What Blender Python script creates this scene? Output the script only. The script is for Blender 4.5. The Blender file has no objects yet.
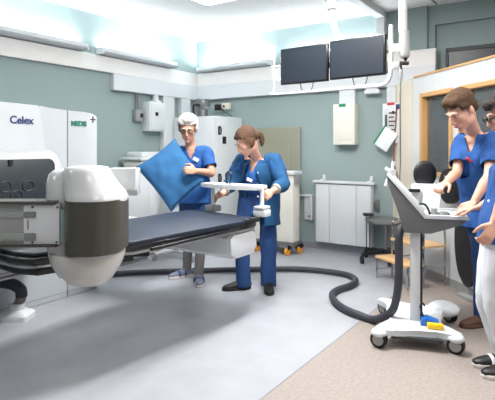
import bpy, bmesh, math, random
from mathutils import Vector, Matrix, noise
random.seed(4)
PI = math.pi
V = Vector
SC = bpy.context.scene
COL = SC.collection
# ------------------------------------------------------------------ camera
F, HY, H, CX = 491.0, 148.0, 1.36, 247.5
cd = bpy.data.cameras.new('camera'); cam = bpy.data.objects.new('camera', cd); COL.objects.link(cam)
cam.location = (0, 0, H); cam.rotation_euler = (PI/2, 0, 0)
cd.sensor_width = 36; cd.lens = F*36/495; cd.shift_y = -(200-HY)/495; cd.clip_start = .05
SC.camera = cam
SC.view_settings.view_transform = 'Standard'; SC.view_settings.look = 'None'
SC.view_settings.gamma = 1; SC.view_settings.use_curve_mapping = False
SC.view_settings.exposure = 0.18
# ------------------------------------------------------------------ frames
_n = math.hypot(333.5, 491)
L = (333.5/_n, 491/_n); B = (L[1], -L[0])          # L: along left wall, away.  B: along back wall, to the right
C = (-0.791, 7.693)                                 # back-left corner of the room
RZ = math.atan2(B[1], B[0])
def W(u, v, z=0): return V((C[0]+B[0]*u-L[0]*v, C[1]+B[1]*u-L[1]*v, z))
def P(px, py, D): return V(((px-CX)*D/F, D, H-(py-HY)*D/F))
def FL(px, py, z=0.0): D = F*(H-z)/(py-HY); return V(((px-CX)*D/F, D, z))
def onback(px, py, v=0):
    k = (px-CX)/F; o = W(0, v); u = -(o.x-k*o.y)/(B[0]-k*B[1]); p = W(u, v); return u, H-(py-HY)*p.y/F
def onleft(px, py, u=0):
    k = (px-CX)/F; o = W(u, 0); v = (o.x-k*o.y)/(L[0]-k*L[1]); p = W(u, v); return v, H-(py-HY)*p.y/F
# ------------------------------------------------------------------ materials
def lin(c):
    return tuple(((x/255)/12.92 if x/255 <= .04045 else (((x/255)+.055)/1.055)**2.4) for x in c)
MAT = {}
def M(name, rgb, rough=.5, metal=0, bump=0, bscale=200, var=.04, vscale=8, emit=0, spec=.5, coat=0, trans=0, stretch=None, sub=0):
    if name in MAT: return MAT[name]
    m = bpy.data.materials.new(name); m.use_nodes = True; nt = m.node_tree; N = nt.nodes; K = nt.links
    p = N['Principled BSDF']; c = lin(rgb)
    tc = N.new('ShaderNodeTexCoord'); mp = N.new('ShaderNodeMapping'); K.new(tc.outputs['Object'], mp.inputs[0])
    if stretch: mp.inputs['Scale'].default_value = stretch
    nz = N.new('ShaderNodeTexNoise'); nz.inputs['Scale'].default_value = vscale; nz.inputs['Detail'].default_value = 4
    K.new(mp.outputs[0], nz.inputs['Vector'])
    mx = N.new('ShaderNodeMix'); mx.data_type = 'RGBA'
    mx.inputs[6].default_value = (*[max(0, x*(1-var*2)) for x in c], 1); mx.inputs[7].default_value = (*[min(1, x*(1+var*2)) for x in c], 1)
    K.new(nz.outputs[0], mx.inputs[0]); K.new(mx.outputs[2], p.inputs['Base Color'])
    p.inputs['Roughness'].default_value = rough; p.inputs['Metallic'].default_value = metal
    p.inputs['Specular IOR Level'].default_value = spec; p.inputs['Coat Weight'].default_value = coat
    p.inputs['Transmission Weight'].default_value = trans
    if sub: p.inputs['Subsurface Weight'].default_value = sub; p.inputs['Subsurface Radius'].default_value = (.02, .008, .004)
    if emit:
        p.inputs['Emission Color'].default_value = (*c, 1); p.inputs['Emission Strength'].default_value = emit
    if bump:
        n2 = N.new('ShaderNodeTexNoise'); n2.inputs['Scale'].default_value = bscale; n2.inputs['Detail'].default_value = 3
        K.new(mp.outputs[0], n2.inputs['Vector'])
        b = N.new('ShaderNodeBump'); b.inputs['Strength'].default_value = bump; b.inputs['Distance'].default_value = .01
        K.new(n2.outputs[0], b.inputs['Height']); K.new(b.outputs[0], p.inputs['Normal'])
    MAT[name] = m; return m
M('wall', (146, 163, 163), .75, bump=.1, bscale=60, var=.03, vscale=1.5)
M('ceil', (246, 247, 248), .8, bump=.1, bscale=90, var=.01)
M('white', (214, 218, 221), .42, var=.015)
M('whiteglo', (202, 205, 207), .25, var=.015, coat=.3)
M('machwhite', (186, 191, 195), .45, var=.015)
M('shellgrey', (196, 194, 190), .35, var=.02)
M('trunk', (236, 233, 230), .5, var=.015)
M('cream', (222, 213, 196), .5, var=.03, vscale=3)
M('polegrey', (176, 178, 176), .4)
M('booth', (206, 209, 211), .6, var=.02)
M('offwhite', (226, 224, 214), .45, var=.02)
M('skirt', (140, 140, 150), .45, var=.06, vscale=4)
M('darkpanel', (38, 46, 51), .35, var=.05)
M('darkline', (30, 36, 40), .4)
M('band', (66, 64, 56), .38, var=.10, vscale=9, stretch=(5, 5, .3), coat=.2)
M('black', (18, 19, 22), .45)
M('rubber', (22, 22, 24), .7)
M('couch', (32, 42, 58), .5, var=.10, vscale=6, bump=.15, bscale=25)
M('couchedge', (14, 16, 20), .3, coat=.3)
M('steel', (150, 152, 152), .3, metal=.9)
M('chrome', (190, 192, 195), .18, metal=1)
M('grey', (150, 152, 152), .45)
M('midgrey', (104, 106, 106), .5, var=.05)
M('dkgrey', (58, 60, 62), .5)
M('slot', (150, 158, 154), .4)
M('teal', (128, 150, 150), .3)
M('rail', (90, 84, 78), .3, metal=.6)
M('screen', (26, 33, 42), .35, var=.04)
M('bezel', (12, 13, 16), .3)
M('wood', (196, 148, 96), .45, var=.10, vscale=10, stretch=(2, 12, 12))
M('woodlt', (220, 178, 128), .45, var=.08, vscale=10, stretch=(2, 12, 12))
M('oak', (206, 160, 104), .4, var=.08, vscale=14, stretch=(8, 8, 1))
M('scrub', (30, 84, 150), .85, bump=.5, bscale=14, var=.07, vscale=9, stretch=(1.6, 1.6, .5))
M('scrubm', (28, 78, 144), .85, bump=.5, bscale=14, var=.07, vscale=9, stretch=(1.6, 1.6, .5))
M('jacket', (14, 70, 112), .9, bump=.6, bscale=12, var=.10, vscale=8, stretch=(1.6, 1.6, .5))
M('trous', (28, 62, 112), .9, bump=.5, bscale=12, var=.10, vscale=7, stretch=(1.6, 1.6, .4))
M('trouw', (214, 218, 224), .85, bump=.5, bscale=12, var=.04, vscale=7, stretch=(1.6, 1.6, .4))
M('pillow', (42, 98, 146), .9, bump=.25, bscale=9, var=.05, vscale=5)
M('skin', (200, 150, 128), .5, var=.05, vscale=12, sub=.08)
M('skin2', (206, 158, 136), .5, var=.05, vscale=12, sub=.08)
M('lips', (180, 112, 102), .45)
M('eyew', (190, 184, 178), .3)
M('iris', (40, 50, 60), .15)
M('hairgrey', (196, 194, 188), .95, bump=.8, bscale=60, var=.10, vscale=30, stretch=(1, 1, .4))
M('hairbrown', (80, 56, 40), .9, bump=.8, bscale=70, var=.18, vscale=30, stretch=(1, 3, 1))
M('hairman', (74, 52, 36), .95, bump=.8, bscale=70, var=.18, vscale=30)
M('hairdark', (38, 28, 24), .9, bump=.8, bscale=70, var=.15, vscale=30)
M('sock', (120, 118, 116), .95, bump=.4, bscale=300, var=.06)
M('sneak', (60, 84, 150), .7, var=.25, vscale=40)
M('sneakw', (118, 124, 142), .7, var=.2, vscale=40)
M('sole', (216, 210, 205), .6)
M('clog', (22, 20, 22), .6)
M('brown', (88, 58, 42), .7)
M('hose', (48, 50, 60), .55, bump=.5, bscale=60, var=.12, vscale=20)
M('hosegrey', (110, 104, 98), .55)
M('green', (30, 140, 96), .5)
M('red', (196, 54, 60), .5)
M('copper', (132, 66, 54), .5)
M('blueplastic', (30, 104, 190), .35)
M('yellow', (246, 200, 30), .4)
M('orange', (236, 160, 50), .5)
M('navy', (40, 62, 112), .5)
M('logogreen', (34, 116, 98), .5)
M('lamp', (255, 250, 244), .5, emit=3.0, var=0)
M('tube', (240, 250, 255), .5, emit=6.0, var=0)
M('paper', (226, 232, 234), .7)
# glass with a little body, plain thin pane
def glassmat(name, rgb, alpha, rough=.05):
    m = bpy.data.materials.new(name); m.use_nodes = True; nt = m.node_tree; N = nt.nodes; K = nt.links
    out = N['Material Output']; N.remove(N['Principled BSDF'])
    g = N.new('ShaderNodeBsdfGlossy'); g.inputs['Roughness'].default_value = rough; g.inputs['Color'].default_value = (1, 1, 1, 1)
    t = N.new('ShaderNodeBsdfTransparent'); t.inputs['Color'].default_value = (*lin(rgb), 1)
    d = N.new('ShaderNodeBsdfDiffuse'); d.inputs['Color'].default_value = (*lin(rgb), 1)
    a = N.new('ShaderNodeMixShader'); a.inputs[0].default_value = alpha
    K.new(t.outputs[0], a.inputs[1]); K.new(d.outputs[0], a.inputs[2])
    fr = N.new('ShaderNodeFresnel'); fr.inputs['IOR'].default_value = 1.5
    b = N.new('ShaderNodeMixShader'); K.new(fr.outputs[0], b.inputs[0]); K.new(a.outputs[0], b.inputs[1]); K.new(g.outputs[0], b.inputs[2])
    K.new(b.outputs[0], out.inputs[0]); MAT[name] = m
glassmat('glass', (205, 218, 224), .14)
glassmat('plexi', (206, 206, 186), .45, .1)
# floors: speckled vinyl
def vinyl(name, rgb, rough, amp, scale, tile=0):
    m = bpy.data.materials.new(name); m.use_nodes = True; nt = m.node_tree; N = nt.nodes; K = nt.links
    p = N['Principled BSDF']; c = lin(rgb)
    tc = N.new('ShaderNodeTexCoord')
    a = N.new('ShaderNodeTexNoise'); a.inputs['Scale'].default_value = scale; a.inputs['Detail'].default_value = 6
    K.new(tc.outputs['Object'], a.inputs['Vector'])
    r = N.new('ShaderNodeValToRGB'); r.color_ramp.elements[0].position = .35; r.color_ramp.elements[1].position = .65
    r.color_ramp.elements[0].color = (*[x*(1-amp) for x in c], 1); r.color_ramp.elements[1].color = (*[min(1, x*(1+amp)) for x in c], 1)
    K.new(a.outputs[0], r.inputs[0]); K.new(r.outputs[0], p.inputs['Base Color'])
    a2 = N.new('ShaderNodeTexNoise'); a2.inputs['Scale'].default_value = 1.3; a2.inputs['Detail'].default_value = 3
    K.new(tc.outputs['Object'], a2.inputs['Vector'])
    mr = N.new('ShaderNodeMapRange'); mr.inputs[3].default_value = rough-.06; mr.inputs[4].default_value = rough+.08
    K.new(a2.outputs[0], mr.inputs[0]); K.new(mr.outputs[0], p.inputs['Roughness'])
    MAT[name] = m
vinyl('vinyl_grey', (164, 166, 173), .36, .05, 5)
vinyl('vinyl_beige', (150, 140, 134), .5, .10, 45)
# ------------------------------------------------------------------ mesh helpers
def nb(): return bmesh.new()
def box(bm, c, s, rot=None, bev=0, seg=2):
    """c = centre, s = full size, rot = Matrix 3x3 or euler-z"""
    r = bmesh.ops.create_cube(bm, size=1); vs = r['verts']
    bmesh.ops.scale(bm, vec=s, verts=vs)
    if bev:
        es = list({e for v in vs for e in v.link_edges})
        q = bmesh.ops.bevel(bm, geom=es, offset=min(bev, min(s)*.49), segments=seg, affect='EDGES', profile=.5)
        vs = list({v for f in q['faces'] for v in f.verts} | {v for v in vs if v.is_valid})
    if rot is not None:
        m = rot if isinstance(rot, Matrix) else Matrix.Rotation(rot, 3, 'Z')
        bmesh.ops.rotate(bm, matrix=m, verts=vs)
    bmesh.ops.translate(bm, vec=c, verts=vs); return vs
def bx(bm, x0, x1, y0, y1, z0, z1, bev=0, seg=2):
    return box(bm, ((x0+x1)/2, (y0+y1)/2, (z0+z1)/2), (abs(x1-x0), abs(y1-y0), abs(z1-z0)), None, bev, seg)
def frame(d, side=None):
    d = d.normalized()
    s = side if side is not None else (V((0, 0, 1)) if abs(d.z) < .9 else V((1, 0, 0)))
    a = (s - d*s.dot(d)); 
    if a.length < 1e-5: a = d.orthogonal()
    a.normalize(); return a, d.cross(a)
def ring(bm, c, a, b, ra, rb, n): return [bm.verts.new(c + a*ra*math.cos(2*PI*i/n) + b*rb*math.sin(2*PI*i/n)) for i in range(n)]
def skin_rings(bm, rs, caps=True):
    n = len(rs[0])
    for p, q in zip(rs, rs[1:]):
        for i in range(n): bm.faces.new((p[i], p[(i+1) % n], q[(i+1) % n], q[i]))
    if caps:
        bm.faces.new(rs[0][::-1]); bm.faces.new(rs[-1])
def catmull(pts, k):
    if k <= 1 or len(pts) < 3: return [V(p) for p in pts]
    P_ = [V(p) for p in pts]; out = []
    for i in range(len(P_)-1):
        p0 = P_[max(i-1, 0)]; p1 = P_[i]; p2 = P_[i+1]; p3 = P_[min(i+2, len(P_)-1)]
        for j in range(k):
            t = j/k; out.append(.5*((2*p1)+(p2-p0)*t+(2*p0-5*p1+4*p2-p3)*t*t+(3*p1-p0-3*p2+p3)*t**3))
    out.append(P_[-1]); return out
def tube(bm, pts, r, n=10, k=1, side=None, round_caps=False):
    """pts list, r scalar | list of scalar or (ra, rb); ra along side vector"""
    m = len(pts)
    rr = [(x, x) if not isinstance(x, (tuple, list)) else tuple(x) for x in (r if isinstance(r, list) else [r]*m)]
    q = catmull(pts, k)
    if k > 1 and m >= 3:
        R = []
        for i in range(m-1):
            for j in range(k):
                t = j/k; t = t*t*(3-2*t); R.append((rr[i][0]*(1-t)+rr[i+1][0]*t, rr[i][1]*(1-t)+rr[i+1][1]*t))
        R.append(rr[-1])
    else: R = rr
    rs = []; a = None
    for i, c in enumerate(q):
        d = (q[min(i+1, len(q)-1)] - q[max(i-1, 0)])
        if side is not None: a, b = frame(d, side)
        else:
            a, b = frame(d, a)
        if round_caps and i == 0:
            dn = d.normalized(); rm = min(R[0])
            rs.append(ring(bm, c-dn*rm*.95, a, b, R[0][0]*.3, R[0][1]*.3, n)); rs.append(ring(bm, c-dn*rm*.6, a, b, R[0][0]*.8, R[0][1]*.8, n))
        rs.append(ring(bm, c, a, b, R[i][0], R[i][1], n))
        if round_caps and i == len(q)-1:
            dn = d.normalized(); rm = min(R[-1])
            rs.append(ring(bm, c+dn*rm*.6, a, b, R[-1][0]*.8, R[-1][1]*.8, n)); rs.append(ring(bm, c+dn*rm*.95, a, b, R[-1][0]*.3, R[-1][1]*.3, n))
    skin_rings(bm, rs)
def cyl(bm, p0, p1, r0, r1=None, n=20): tube(bm, [V(p0), V(p1)], [r0, r0 if r1 is None else r1], n)
def ell(bm, c, r, rot=None, n=16):
    r = (r, r, r) if not isinstance(r, (tuple, list)) else r
    q = bmesh.ops.create_uvsphere(bm, u_segments=n, v_segments=max(8, n//2+2), radius=1)['verts']
    bmesh.ops.scale(bm, vec=r, verts=q)
    if rot is not None: bmesh.ops.rotate(bm, matrix=rot, verts=q)
    bmesh.ops.translate(bm, vec=c, verts=q)
def lathe(bm, prof, c=(0, 0, 0), n=32, sx=1, sy=1, ax=None):
    rs = []
    for r, z in prof:
        rs.append([bm.verts.new(V((r*sx*math.cos(2*PI*i/n), r*sy*math.sin(2*PI*i/n), z))) for i in range(n)])
    vs = [v for q in rs for v in q]
    skin_rings(bm, rs)
    if ax is not None: bmesh.ops.rotate(bm, matrix=V((0, 0, 1)).rotation_difference(V(ax)).to_matrix(), verts=vs)
    bmesh.ops.translate(bm, vec=c, verts=vs)
def prism(bm, poly, f0, f1, bev=0):
    """poly of 2D points; f0,f1 map (a,b)->Vector for both ends"""
    A = [bm.verts.new(f0(*p)) for p in poly]; D_ = [bm.verts.new(f1(*p)) for p in poly]; n = len(poly)
    fs = [bm.faces.new(A[::-1]), bm.faces.new(D_)]
    for i in range(n): bm.faces.new((A[i], A[(i+1) % n], D_[(i+1) % n], D_[i]))
    if bev:
        es = list({e for f in fs for e in f.edges})
        bmesh.ops.bevel(bm, geom=es, offset=bev, segments=2, affect='EDGES', profile=.5)
def rrect(w, h, r, n=6, cx=0, cy=0):
    out = []
    for k, (sx, sy) in enumerate(((1, 1), (-1, 1), (-1, -1), (1, -1))):
        for i in range(n+1):
            a = PI/2*k + PI/2*i/n; out.append((cx+sx*(w/2-r)+r*math.cos(a), cy+sy*(h/2-r)+r*math.sin(a)))
    return out
def obj(name, bm, mat, parent=None, smooth=35, mats=None):
    bmesh.ops.recalc_face_normals(bm, faces=bm.faces)
    me = bpy.data.meshes.new(name); bm.to_mesh(me); bm.free()
    return mobj(name, me, mat, parent, smooth, mats)
def mobj(name, me, mat, parent=None, smooth=35, mats=None):
    if smooth:
        me.polygons.foreach_set('use_smooth', [True]*len(me.polygons)); me.set_sharp_from_angle(angle=math.radians(smooth))
    me.materials.clear()
    for m_ in (mats or [mat]): me.materials.append(MAT[m_])
    o = bpy.data.objects.new(name, me); COL.objects.link(o)
    if parent: o.parent = parent
    return o
def thing(name, label, cat, loc=(0, 0, 0), rz=0, group=None):
    o = bpy.data.objects.new(name, None); COL.objects.link(o); o.empty_display_size = .1
    o.location = loc; o.rotation_euler = (0, 0, rz); o['label'] = label; o['category'] = cat
    if group: o['group'] = group
    return o
def tag(o, label, cat, loc=None, rz=None, group=None):
    o['label'] = label; o['category'] = cat
    if group: o['group'] = group
    if loc is not None: o.location = loc
    if rz is not None: o.rotation_euler = (0, 0, rz)
    return o
def struct(name, bm, mat, mats=None, smooth=0):
    o = obj(name, bm, mat, None, smooth, mats); o['kind'] = 'structure'; return o
def dup(r, loc, rz=None, label=None, group=None):
    c = r.copy(); COL.objects.link(c); c.location = loc
    if rz is not None: c.rotation_euler = (0, 0, rz)
    if label: c['label'] = label
    if group: c['group'] = group
    for ch in list(r.children):
        k = ch.copy(); COL.objects.link(k); k.parent = c
        for g in list(ch.children):
            q = g.copy(); COL.objects.link(q); q.parent = k
    return c
def remesh(bm, vox, smooth_it=4, disp=None):
    bmesh.ops.recalc_face_normals(bm, faces=bm.faces)
    me = bpy.data.meshes.new('t'); bm.to_mesh(me); bm.free()
    o = bpy.data.objects.new('t', me); COL.objects.link(o)
    m = o.modifiers.new('r', 'REMESH'); m.mode = 'VOXEL'; m.voxel_size = vox
    if smooth_it:
        s = o.modifiers.new('s', 'SMOOTH'); s.factor = .5; s.iterations = smooth_it
    dg = bpy.context.evaluated_depsgraph_get(); e = o.evaluated_get(dg)
    r = bpy.data.meshes.new_from_object(e)
    bpy.data.objects.remove(o); bpy.data.meshes.remove(me)
    if disp:
        b2 = nb(); b2.from_mesh(r); b2.normal_update()
        for v in b2.verts: v.co += v.normal*disp(v.co)
        b2.to_mesh(r); b2.free()
    return r
def cut(me, test):
    b2 = nb(); b2.from_mesh(me)
    kill = [v for v in b2.verts if test(v.co)]
    bmesh.ops.delete(b2, geom=kill, context='VERTS'); b2.to_mesh(me); b2.free(); return me
def text(name, s, size, mat, parent, loc, rot, bold=0, depth=.002):
    cu = bpy.data.curves.new(name, 'FONT'); cu.body = s; cu.size = size; cu.extrude = depth; cu.offset = bold; cu.align_x = 'LEFT'
    o = bpy.data.objects.new('t', cu); COL.objects.link(o)
    dg = bpy.context.evaluated_depsgraph_get(); me = bpy.data.meshes.new_from_object(o.evaluated_get(dg))
    bpy.data.objects.remove(o)
    q = mobj(name, me, mat, parent, 0); q.location = loc; q.rotation_euler = rot; return q

# ================================================================== SETTING (room frame: x along back wall, y away; interior y<0)
def S(name, bm, mat, mats=None, smooth=0):
    o = struct(name, bm, mat, mats, smooth); o.location = (C[0], C[1], 0); o.rotation_euler = (0, 0, RZ); return o
CH = 3.02; UR = 7.4; VN = 8.6
b = nb(); bx(b, -.1, 3.54, -VN, .1, -.1, 0); S('floor', b, 'vinyl_grey')
b = nb(); bx(b, 3.54, UR, -VN, .6, -.1, 0); S('floor', b, 'vinyl_beige')
b = nb(); bx(b, 3.536, 3.546, -VN, 0, 0, .0015); S('trim_1', b, 'skirt')
b = nb(); bx(b, -.1, UR, -VN, .6, CH, CH+.1); S('ceiling', b, 'ceil')
b = nb(); bx(b, -.15, 0, -VN, .1, 0, CH); S('wall_left', b, 'wall')
ur, _ = onback(427, 30)
b = nb(); bx(b, -.15, ur, 0, .5, 0, CH)
bx(b, ur, UR, .10, .5, 0, 2.98)                     # set back part
bx(b, ur, ur+.07, .07, .1, 0, CH)
S('wall_back', b, 'wall')
uq, zq = onback(434, 24, .0)
b = nb(); bx(b, ur, UR, .05, .5, zq-.0, CH); bx(b, ur, uq, 0.05, .3, 0, zq); S('wall_back', b, 'wall')
b = nb(); bx(b, UR, UR+.1, -VN, .6, 0, CH); S('wall_right', b, 'booth')
b = nb(); bx(b, -.15, UR, -VN-.1, -VN, 0, CH); S('wall_near', b, 'booth')
b = nb(); prism(b, [(0, 0), (-.03, 0), (-.012, .02), (-.006, .1), (0, .1)], lambda a, c: V((0, a, c)), lambda a, c: V((3.2, a, c))); S('baseboard_back', b, 'skirt', smooth=30)
b = nb(); prism(b, [(0, 0), (.03, 0), (.012, .02), (.006, .1), (0, .1)], lambda a, c: V((a, -VN, c)), lambda a, c: V((a, 0, c))); S('baseboard_left', b, 'skirt', smooth=30)
# wall trunking: upper cream band and lower white band
ue, _ = onback(437, 60)
b = nb(); bx(b, 0, ue, -.045, 0, 2.315, 2.51, .006); bx(b, ue-.26, ue, -.07, -.045, 2.13, 2.48, .006); S('trim_2', b, 'trunk')
b = nb(); bx(b, .0, .045, -6.5, -.045, 2.315, 2.51, .006); S('trim_3', b, 'trunk')
b = nb(); bx(b, 0.06, ue, -.075, 0, 2.10, 2.31, .005)
bx(b, 0, .075, -1.72, -.0, 2.10, 2.31, .005); S('trim_4', b, 'white')
# vertical trunking columns on the left wall in the corner
for a0, a1 in ((.59, .817), (.24, .44)):
    b = nb(); bx(b, 0, .07, -a1, -a0, 0.1, 2.10, .004); S('trim_5', b, 'white')
# columns under the back trunk
b = nb(); bx(b, 2.415, 2.625, -.06, 0, 1.915, 2.10, .004); S('trim_6', b, 'white')
u0, _ = onback(388.5, 100); u1, _ = onback(397.5, 100)
b = nb(); bx(b, u0, u1, -.07, 0, 1.9, 2.10, .004); S('trim_6', b, 'white')
u0, _ = onback(397.5, 100); u1, _ = onback(405.5, 100)
b = nb(); bx(b, u0+.01, u0+.11, -.07, 0, 1.15, 2.10, .004); S('trim_6', b, 'cream')
# duct from ceiling to trunk + ceiling beam
u0, _ = onback(378.5, 20); u1, _ = onback(387, 20)
b = nb(); bx(b, u0, u1, -.10, 0, 2.51, CH, .006); bx(b, u0, u1, -3.2, 0, 2.94, CH, .006); S('trim_7', b, 'white')
# suspended grid rails on the right side ceiling
b = nb()
for u in (3.6, 4.2, 4.8, 5.4, 6.0):
    bx(b, u-.012, u+.012, -VN, 0, CH-.006, CH)
for v in [i*.6 for i in range(1, 14)]: bx(b, u0+.1, UR, -v-.012, -v+.012, CH-.006, CH)
S('trim_8', b, 'grey')
# window-like opening in the back wall above the booth
uw, zw = onback(449, 52, -.1)
b = nb(); bx(b, uw, UR-.8, .085, .1, 1.2, zw-.0); o = S('window_3', b, 'darkpanel')
b = nb(); bx(b, uw-.03, uw, .07, .1, 1.2, zw+.04); bx(b, uw-.03, UR-.8, .07, .1, zw, zw+.04); q = obj('window_frame', b, 'dkgrey', o)
# ---- booth partition
BR = math.atan2(-.9789, .2044)
J = V((2.0-.2044*1.047, 4.92+.9789*1.047, 0))
def S2(name, bm, mat, mats=None):
    o = struct(name, bm, mat, mats); o.location = J; o.rotation_euler = (0, 0, BR); return o
TJ = 1.047
w1a, w1b, w2a, w2b = TJ-.475, TJ+.096, TJ+.20, TJ+1.45
zb, zt = 1.06, 1.955; TH = .10; LEN = 3.6
b = nb()
bx(b, -.05, LEN, 0, TH, 0, zb); bx(b, -.05, LEN, 0, TH, zt, 2.15)
bx(b, -.05, w1a, 0, TH, zb, zt); bx(b, w1b, w2a, 0, TH, zb, zt); bx(b, w2b, LEN, 0, TH, zb, zt)
S2('wall_booth', b, 'booth')
b = nb(); bx(b, .42, LEN, -.012, TH+.01, 2.145, 2.165); S2('trim_9', b, 'oak')
b = nb(); bx(b, .0, LEN, -.012, 0, 0, .07); S2('baseboard_booth', b, 'grey')
b = nb(); bx(b, -.02, .40, -.02, 0.005, 0.07, 2.13, .003); S2('trim_10', b, 'cream')
for i, (a0, a1) in enumerate(((w1a, w1b), (w2a, w2b))):
    b = nb(); fw = .045
    bx(b, a0, a0+fw, -.02, TH+.01, zb, zt, .003); bx(b, a1-fw, a1, -.02, TH+.01, zb, zt, .003)
    bx(b, a0+fw, a1-fw, -.02, TH+.01, zb, zb+fw, .003); bx(b, a0+fw, a1-fw, -.02, TH+.01, zt-fw, zt, .003)
    o = S2('window_%d' % (i+1), b, 'oak')
    b = nb(); bx(b, a0+fw-.005, a1-fw+.005, TH*.5, TH*.5+.006, zb+fw-.005, zt-fw+.005); g = obj('window_pane', b, 'glass', o, 0); g['label'] = 'clear reflecting glass pane'
# interior back of the booth: darker cupboards seen through the glass
b = nb(); bx(b, .0, .9, -.45, 0, 0, 1.75, .01)
k = obj('cabinet', b, 'grey'); tag(k, 'grey tall cupboard behind the glass inside the control booth', 'cabinet', W(4.35, .03), RZ)

# ================================================================== LIGHT
def area(name, loc, sx, sy, e, rot=(0, 0, 0), col=(1, 1, 1)):
    d = bpy.data.lights.new(name, 'AREA'); d.shape = 'RECTANGLE'; d.size = sx; d.size_y = sy; d.energy = e; d.color = col
    o = bpy.data.objects.new(name, d); COL.objects.link(o); o.location = loc; o.rotation_euler = rot; return o
cl = None
spots = [(3.1, 2.75, .5, 1.2, 165), (4.6, 2.6, .6, 1.2, 12), (4.9, 5.2, .6, 1.2, 18), (1.6, 6.2, .6, 1.2, 16), (5.9, 3.0, .6, 1.2, 45), (1.7, 1.78, .6, .6, 14)]  # the panel over the booth is unseen, added to lighten its interior
for i, (u, v, sx, sy, e) in enumerate(spots):
    t = thing('ceiling_light', ['bright ceiling light panel above the near side of the treatment couch', 'rectangular ceiling light panel above the console cart',
        'rectangular ceiling light panel to the right of the camera', 'rectangular ceiling light panel above the gantry end', 'unseen rectangular ceiling light panel added to brighten the control booth', 'square ceiling light panel in front of the tall cabinet near the back corner'][i], 'light', W(u, v, CH), RZ)
    b = nb(); 
    for s in (-1, 1):
        bx(b, s*sx/2, s*(sx/2+.03), -sy/2-.03, sy/2+.03, -.02, 0); bx(b, -sx/2, sx/2, s*sy/2, s*(sy/2+.03), -.02, 0)
    obj('frame', b, 'white', t, 0)
    b = nb(); bx(b, -sx/2, sx/2, -sy/2, sy/2, -.012, 0); obj('diffuser', b, 'lamp', t, 0)
    area('ceiling_area', W(u, v, CH-.025), sx, sy, e, (0, 0, RZ), (1, .985, .96))
# uplight troughs
def trough(u0, u1, wall, label, e):
    z = 2.52; t = thing('uplight', label, 'light', W(u0, .002, z) if wall == 'b' else W(.002, u0, z), RZ if wall == 'b' else RZ-PI/2, 'white uplight troughs above the wall trunking')
    Ln = u1-u0; sgn = -1 if wall == 'b' else 1
    b = nb()
    prism(b, [(0, 0), (-.13, .015), (-.15, .03), (-.15, .075), (-.142, .075), (-.142, .034), (-.13, .024), (0, .012)] if wall == 'b' else
             [(0, 0), (.13, .015), (.15, .03), (.15, .075), (.142, .075), (.142, .034), (.13, .024), (0, .012)],
          lambda a, c: V((0, a, c)), lambda a, c: V((Ln, a, c)))
    y0, y1 = (-.15, 0) if wall == 'b' else (0, .15)
    bx(b, -.006, 0, y0, y1, 0, .078); bx(b, Ln, Ln+.006, y0, y1, 0, .078)
    obj('trough', b, 'white', t, 0)
    b = nb(); cyl(b, (.04, -.08*(-sgn if sgn < 0 else -1)*1 if False else (-.08 if wall == 'b' else .08), .045), (Ln-.04, (-.08 if wall == 'b' else .08), .045), .012, n=8); obj('tube', b, 'tube', t)
    mid = (u0+u1)/2
    loc = W(mid, .07, z+.082) if wall == 'b' else W(.07, mid, z+.082)
    area('uplight_area', loc, Ln*.95 if wall == 'b' else .10, .10 if wall == 'b' else Ln*.95, e, (PI, 0, RZ) if wall == 'b' else (PI, 0, RZ), (.93, .97, 1))
trough(.12, 1.38, 'b', 'white uplight trough on the back wall, right of the corner', 15)
trough(.62, 1.93, 'l', 'white uplight trough on the left wall, nearest the corner', 13)
trough(2.17, 4.2, 'l', 'long white uplight trough on the left wall above the machine, at the photo edge', 16)
trough(1.6, 2.95, 'b', 'added white uplight trough, unseen behind the two screens, brightening the ceiling', 9)  # extra trough, out of sight, added to whiten the ceiling on the right
w = bpy.data.worlds.new('world'); SC.world = w; w.use_nodes = True
w.node_tree.nodes['Background'].inputs[0].default_value = (.8, .88, .95, 1); w.node_tree.nodes['Background'].inputs[1].default_value = .15
# ================================================================== LINAC
def RF(name, label, cat, u, v, z=0, group=None): return thing(name, label, cat, W(u, v, z), RZ, group)   # root with room axes
# machine stand: face at u=1.10, runs along the left wall.  local: x = b, y = l
t = RF('treatment_machine', 'tall white radiotherapy machine housing with blue and green lettering along the left wall', 'medical machine', 1.10, 2.80)
b = nb()
prof = [(0, 0), (-.95, 0), (-.95, 1.62), (-.88, 1.69), (-.06, 1.69), (0, 1.66)]
prism(b, [(-.33, 0.0), (0, 0), (0, 1.655), (-.015, 1.672), (-.06, 1.69), (-.15, 1.70), (-.33, 1.705)], lambda a, c: V((-.97, a, c)), lambda a, c: V((0, a, c)), .012)
obj('side_housing', b, 'machwhite', t)
b = nb(); prism(b, [(-2.6, 0), (-.336, 0), (-.336, 1.708), (-.6, 1.712), (-.63, 1.728), (-1.0, 1.735), (-2.6, 1.735)], lambda a, c: V((-.97, a, c)), lambda a, c: V((0, a, c)), .012)
obj('housing', b, 'machwhite', t)
b = nb(); bx(b, -.95, -.02, -2.6, -.02, 0, .012); bx(b, -.004, .003, -2.55, -.03, .05, .054); obj('plinth', b, 'grey', t)
q = text('lettering', 'Celex', .088, 'navy', t, (.004, -.885, 1.565), (PI/2, 0, PI/2), .0018); q['label'] = 'dark blue Celex lettering'
q = text('lettering', 'MEDIS', .062, 'logogreen', t, (.004, -.30, 1.567), (PI/2, 0, PI/2), .0028); q['label'] = 'green MEDIS lettering'
b = nb(); bx(b, 0, .005, -.085, -.025, 1.628, 1.638); bx(b, 0, .005, -.06, -.05, 1.603, 1.663); q = obj('emblem', b, 'dkgrey', t); q['label'] = 'small grey plus mark'
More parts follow.
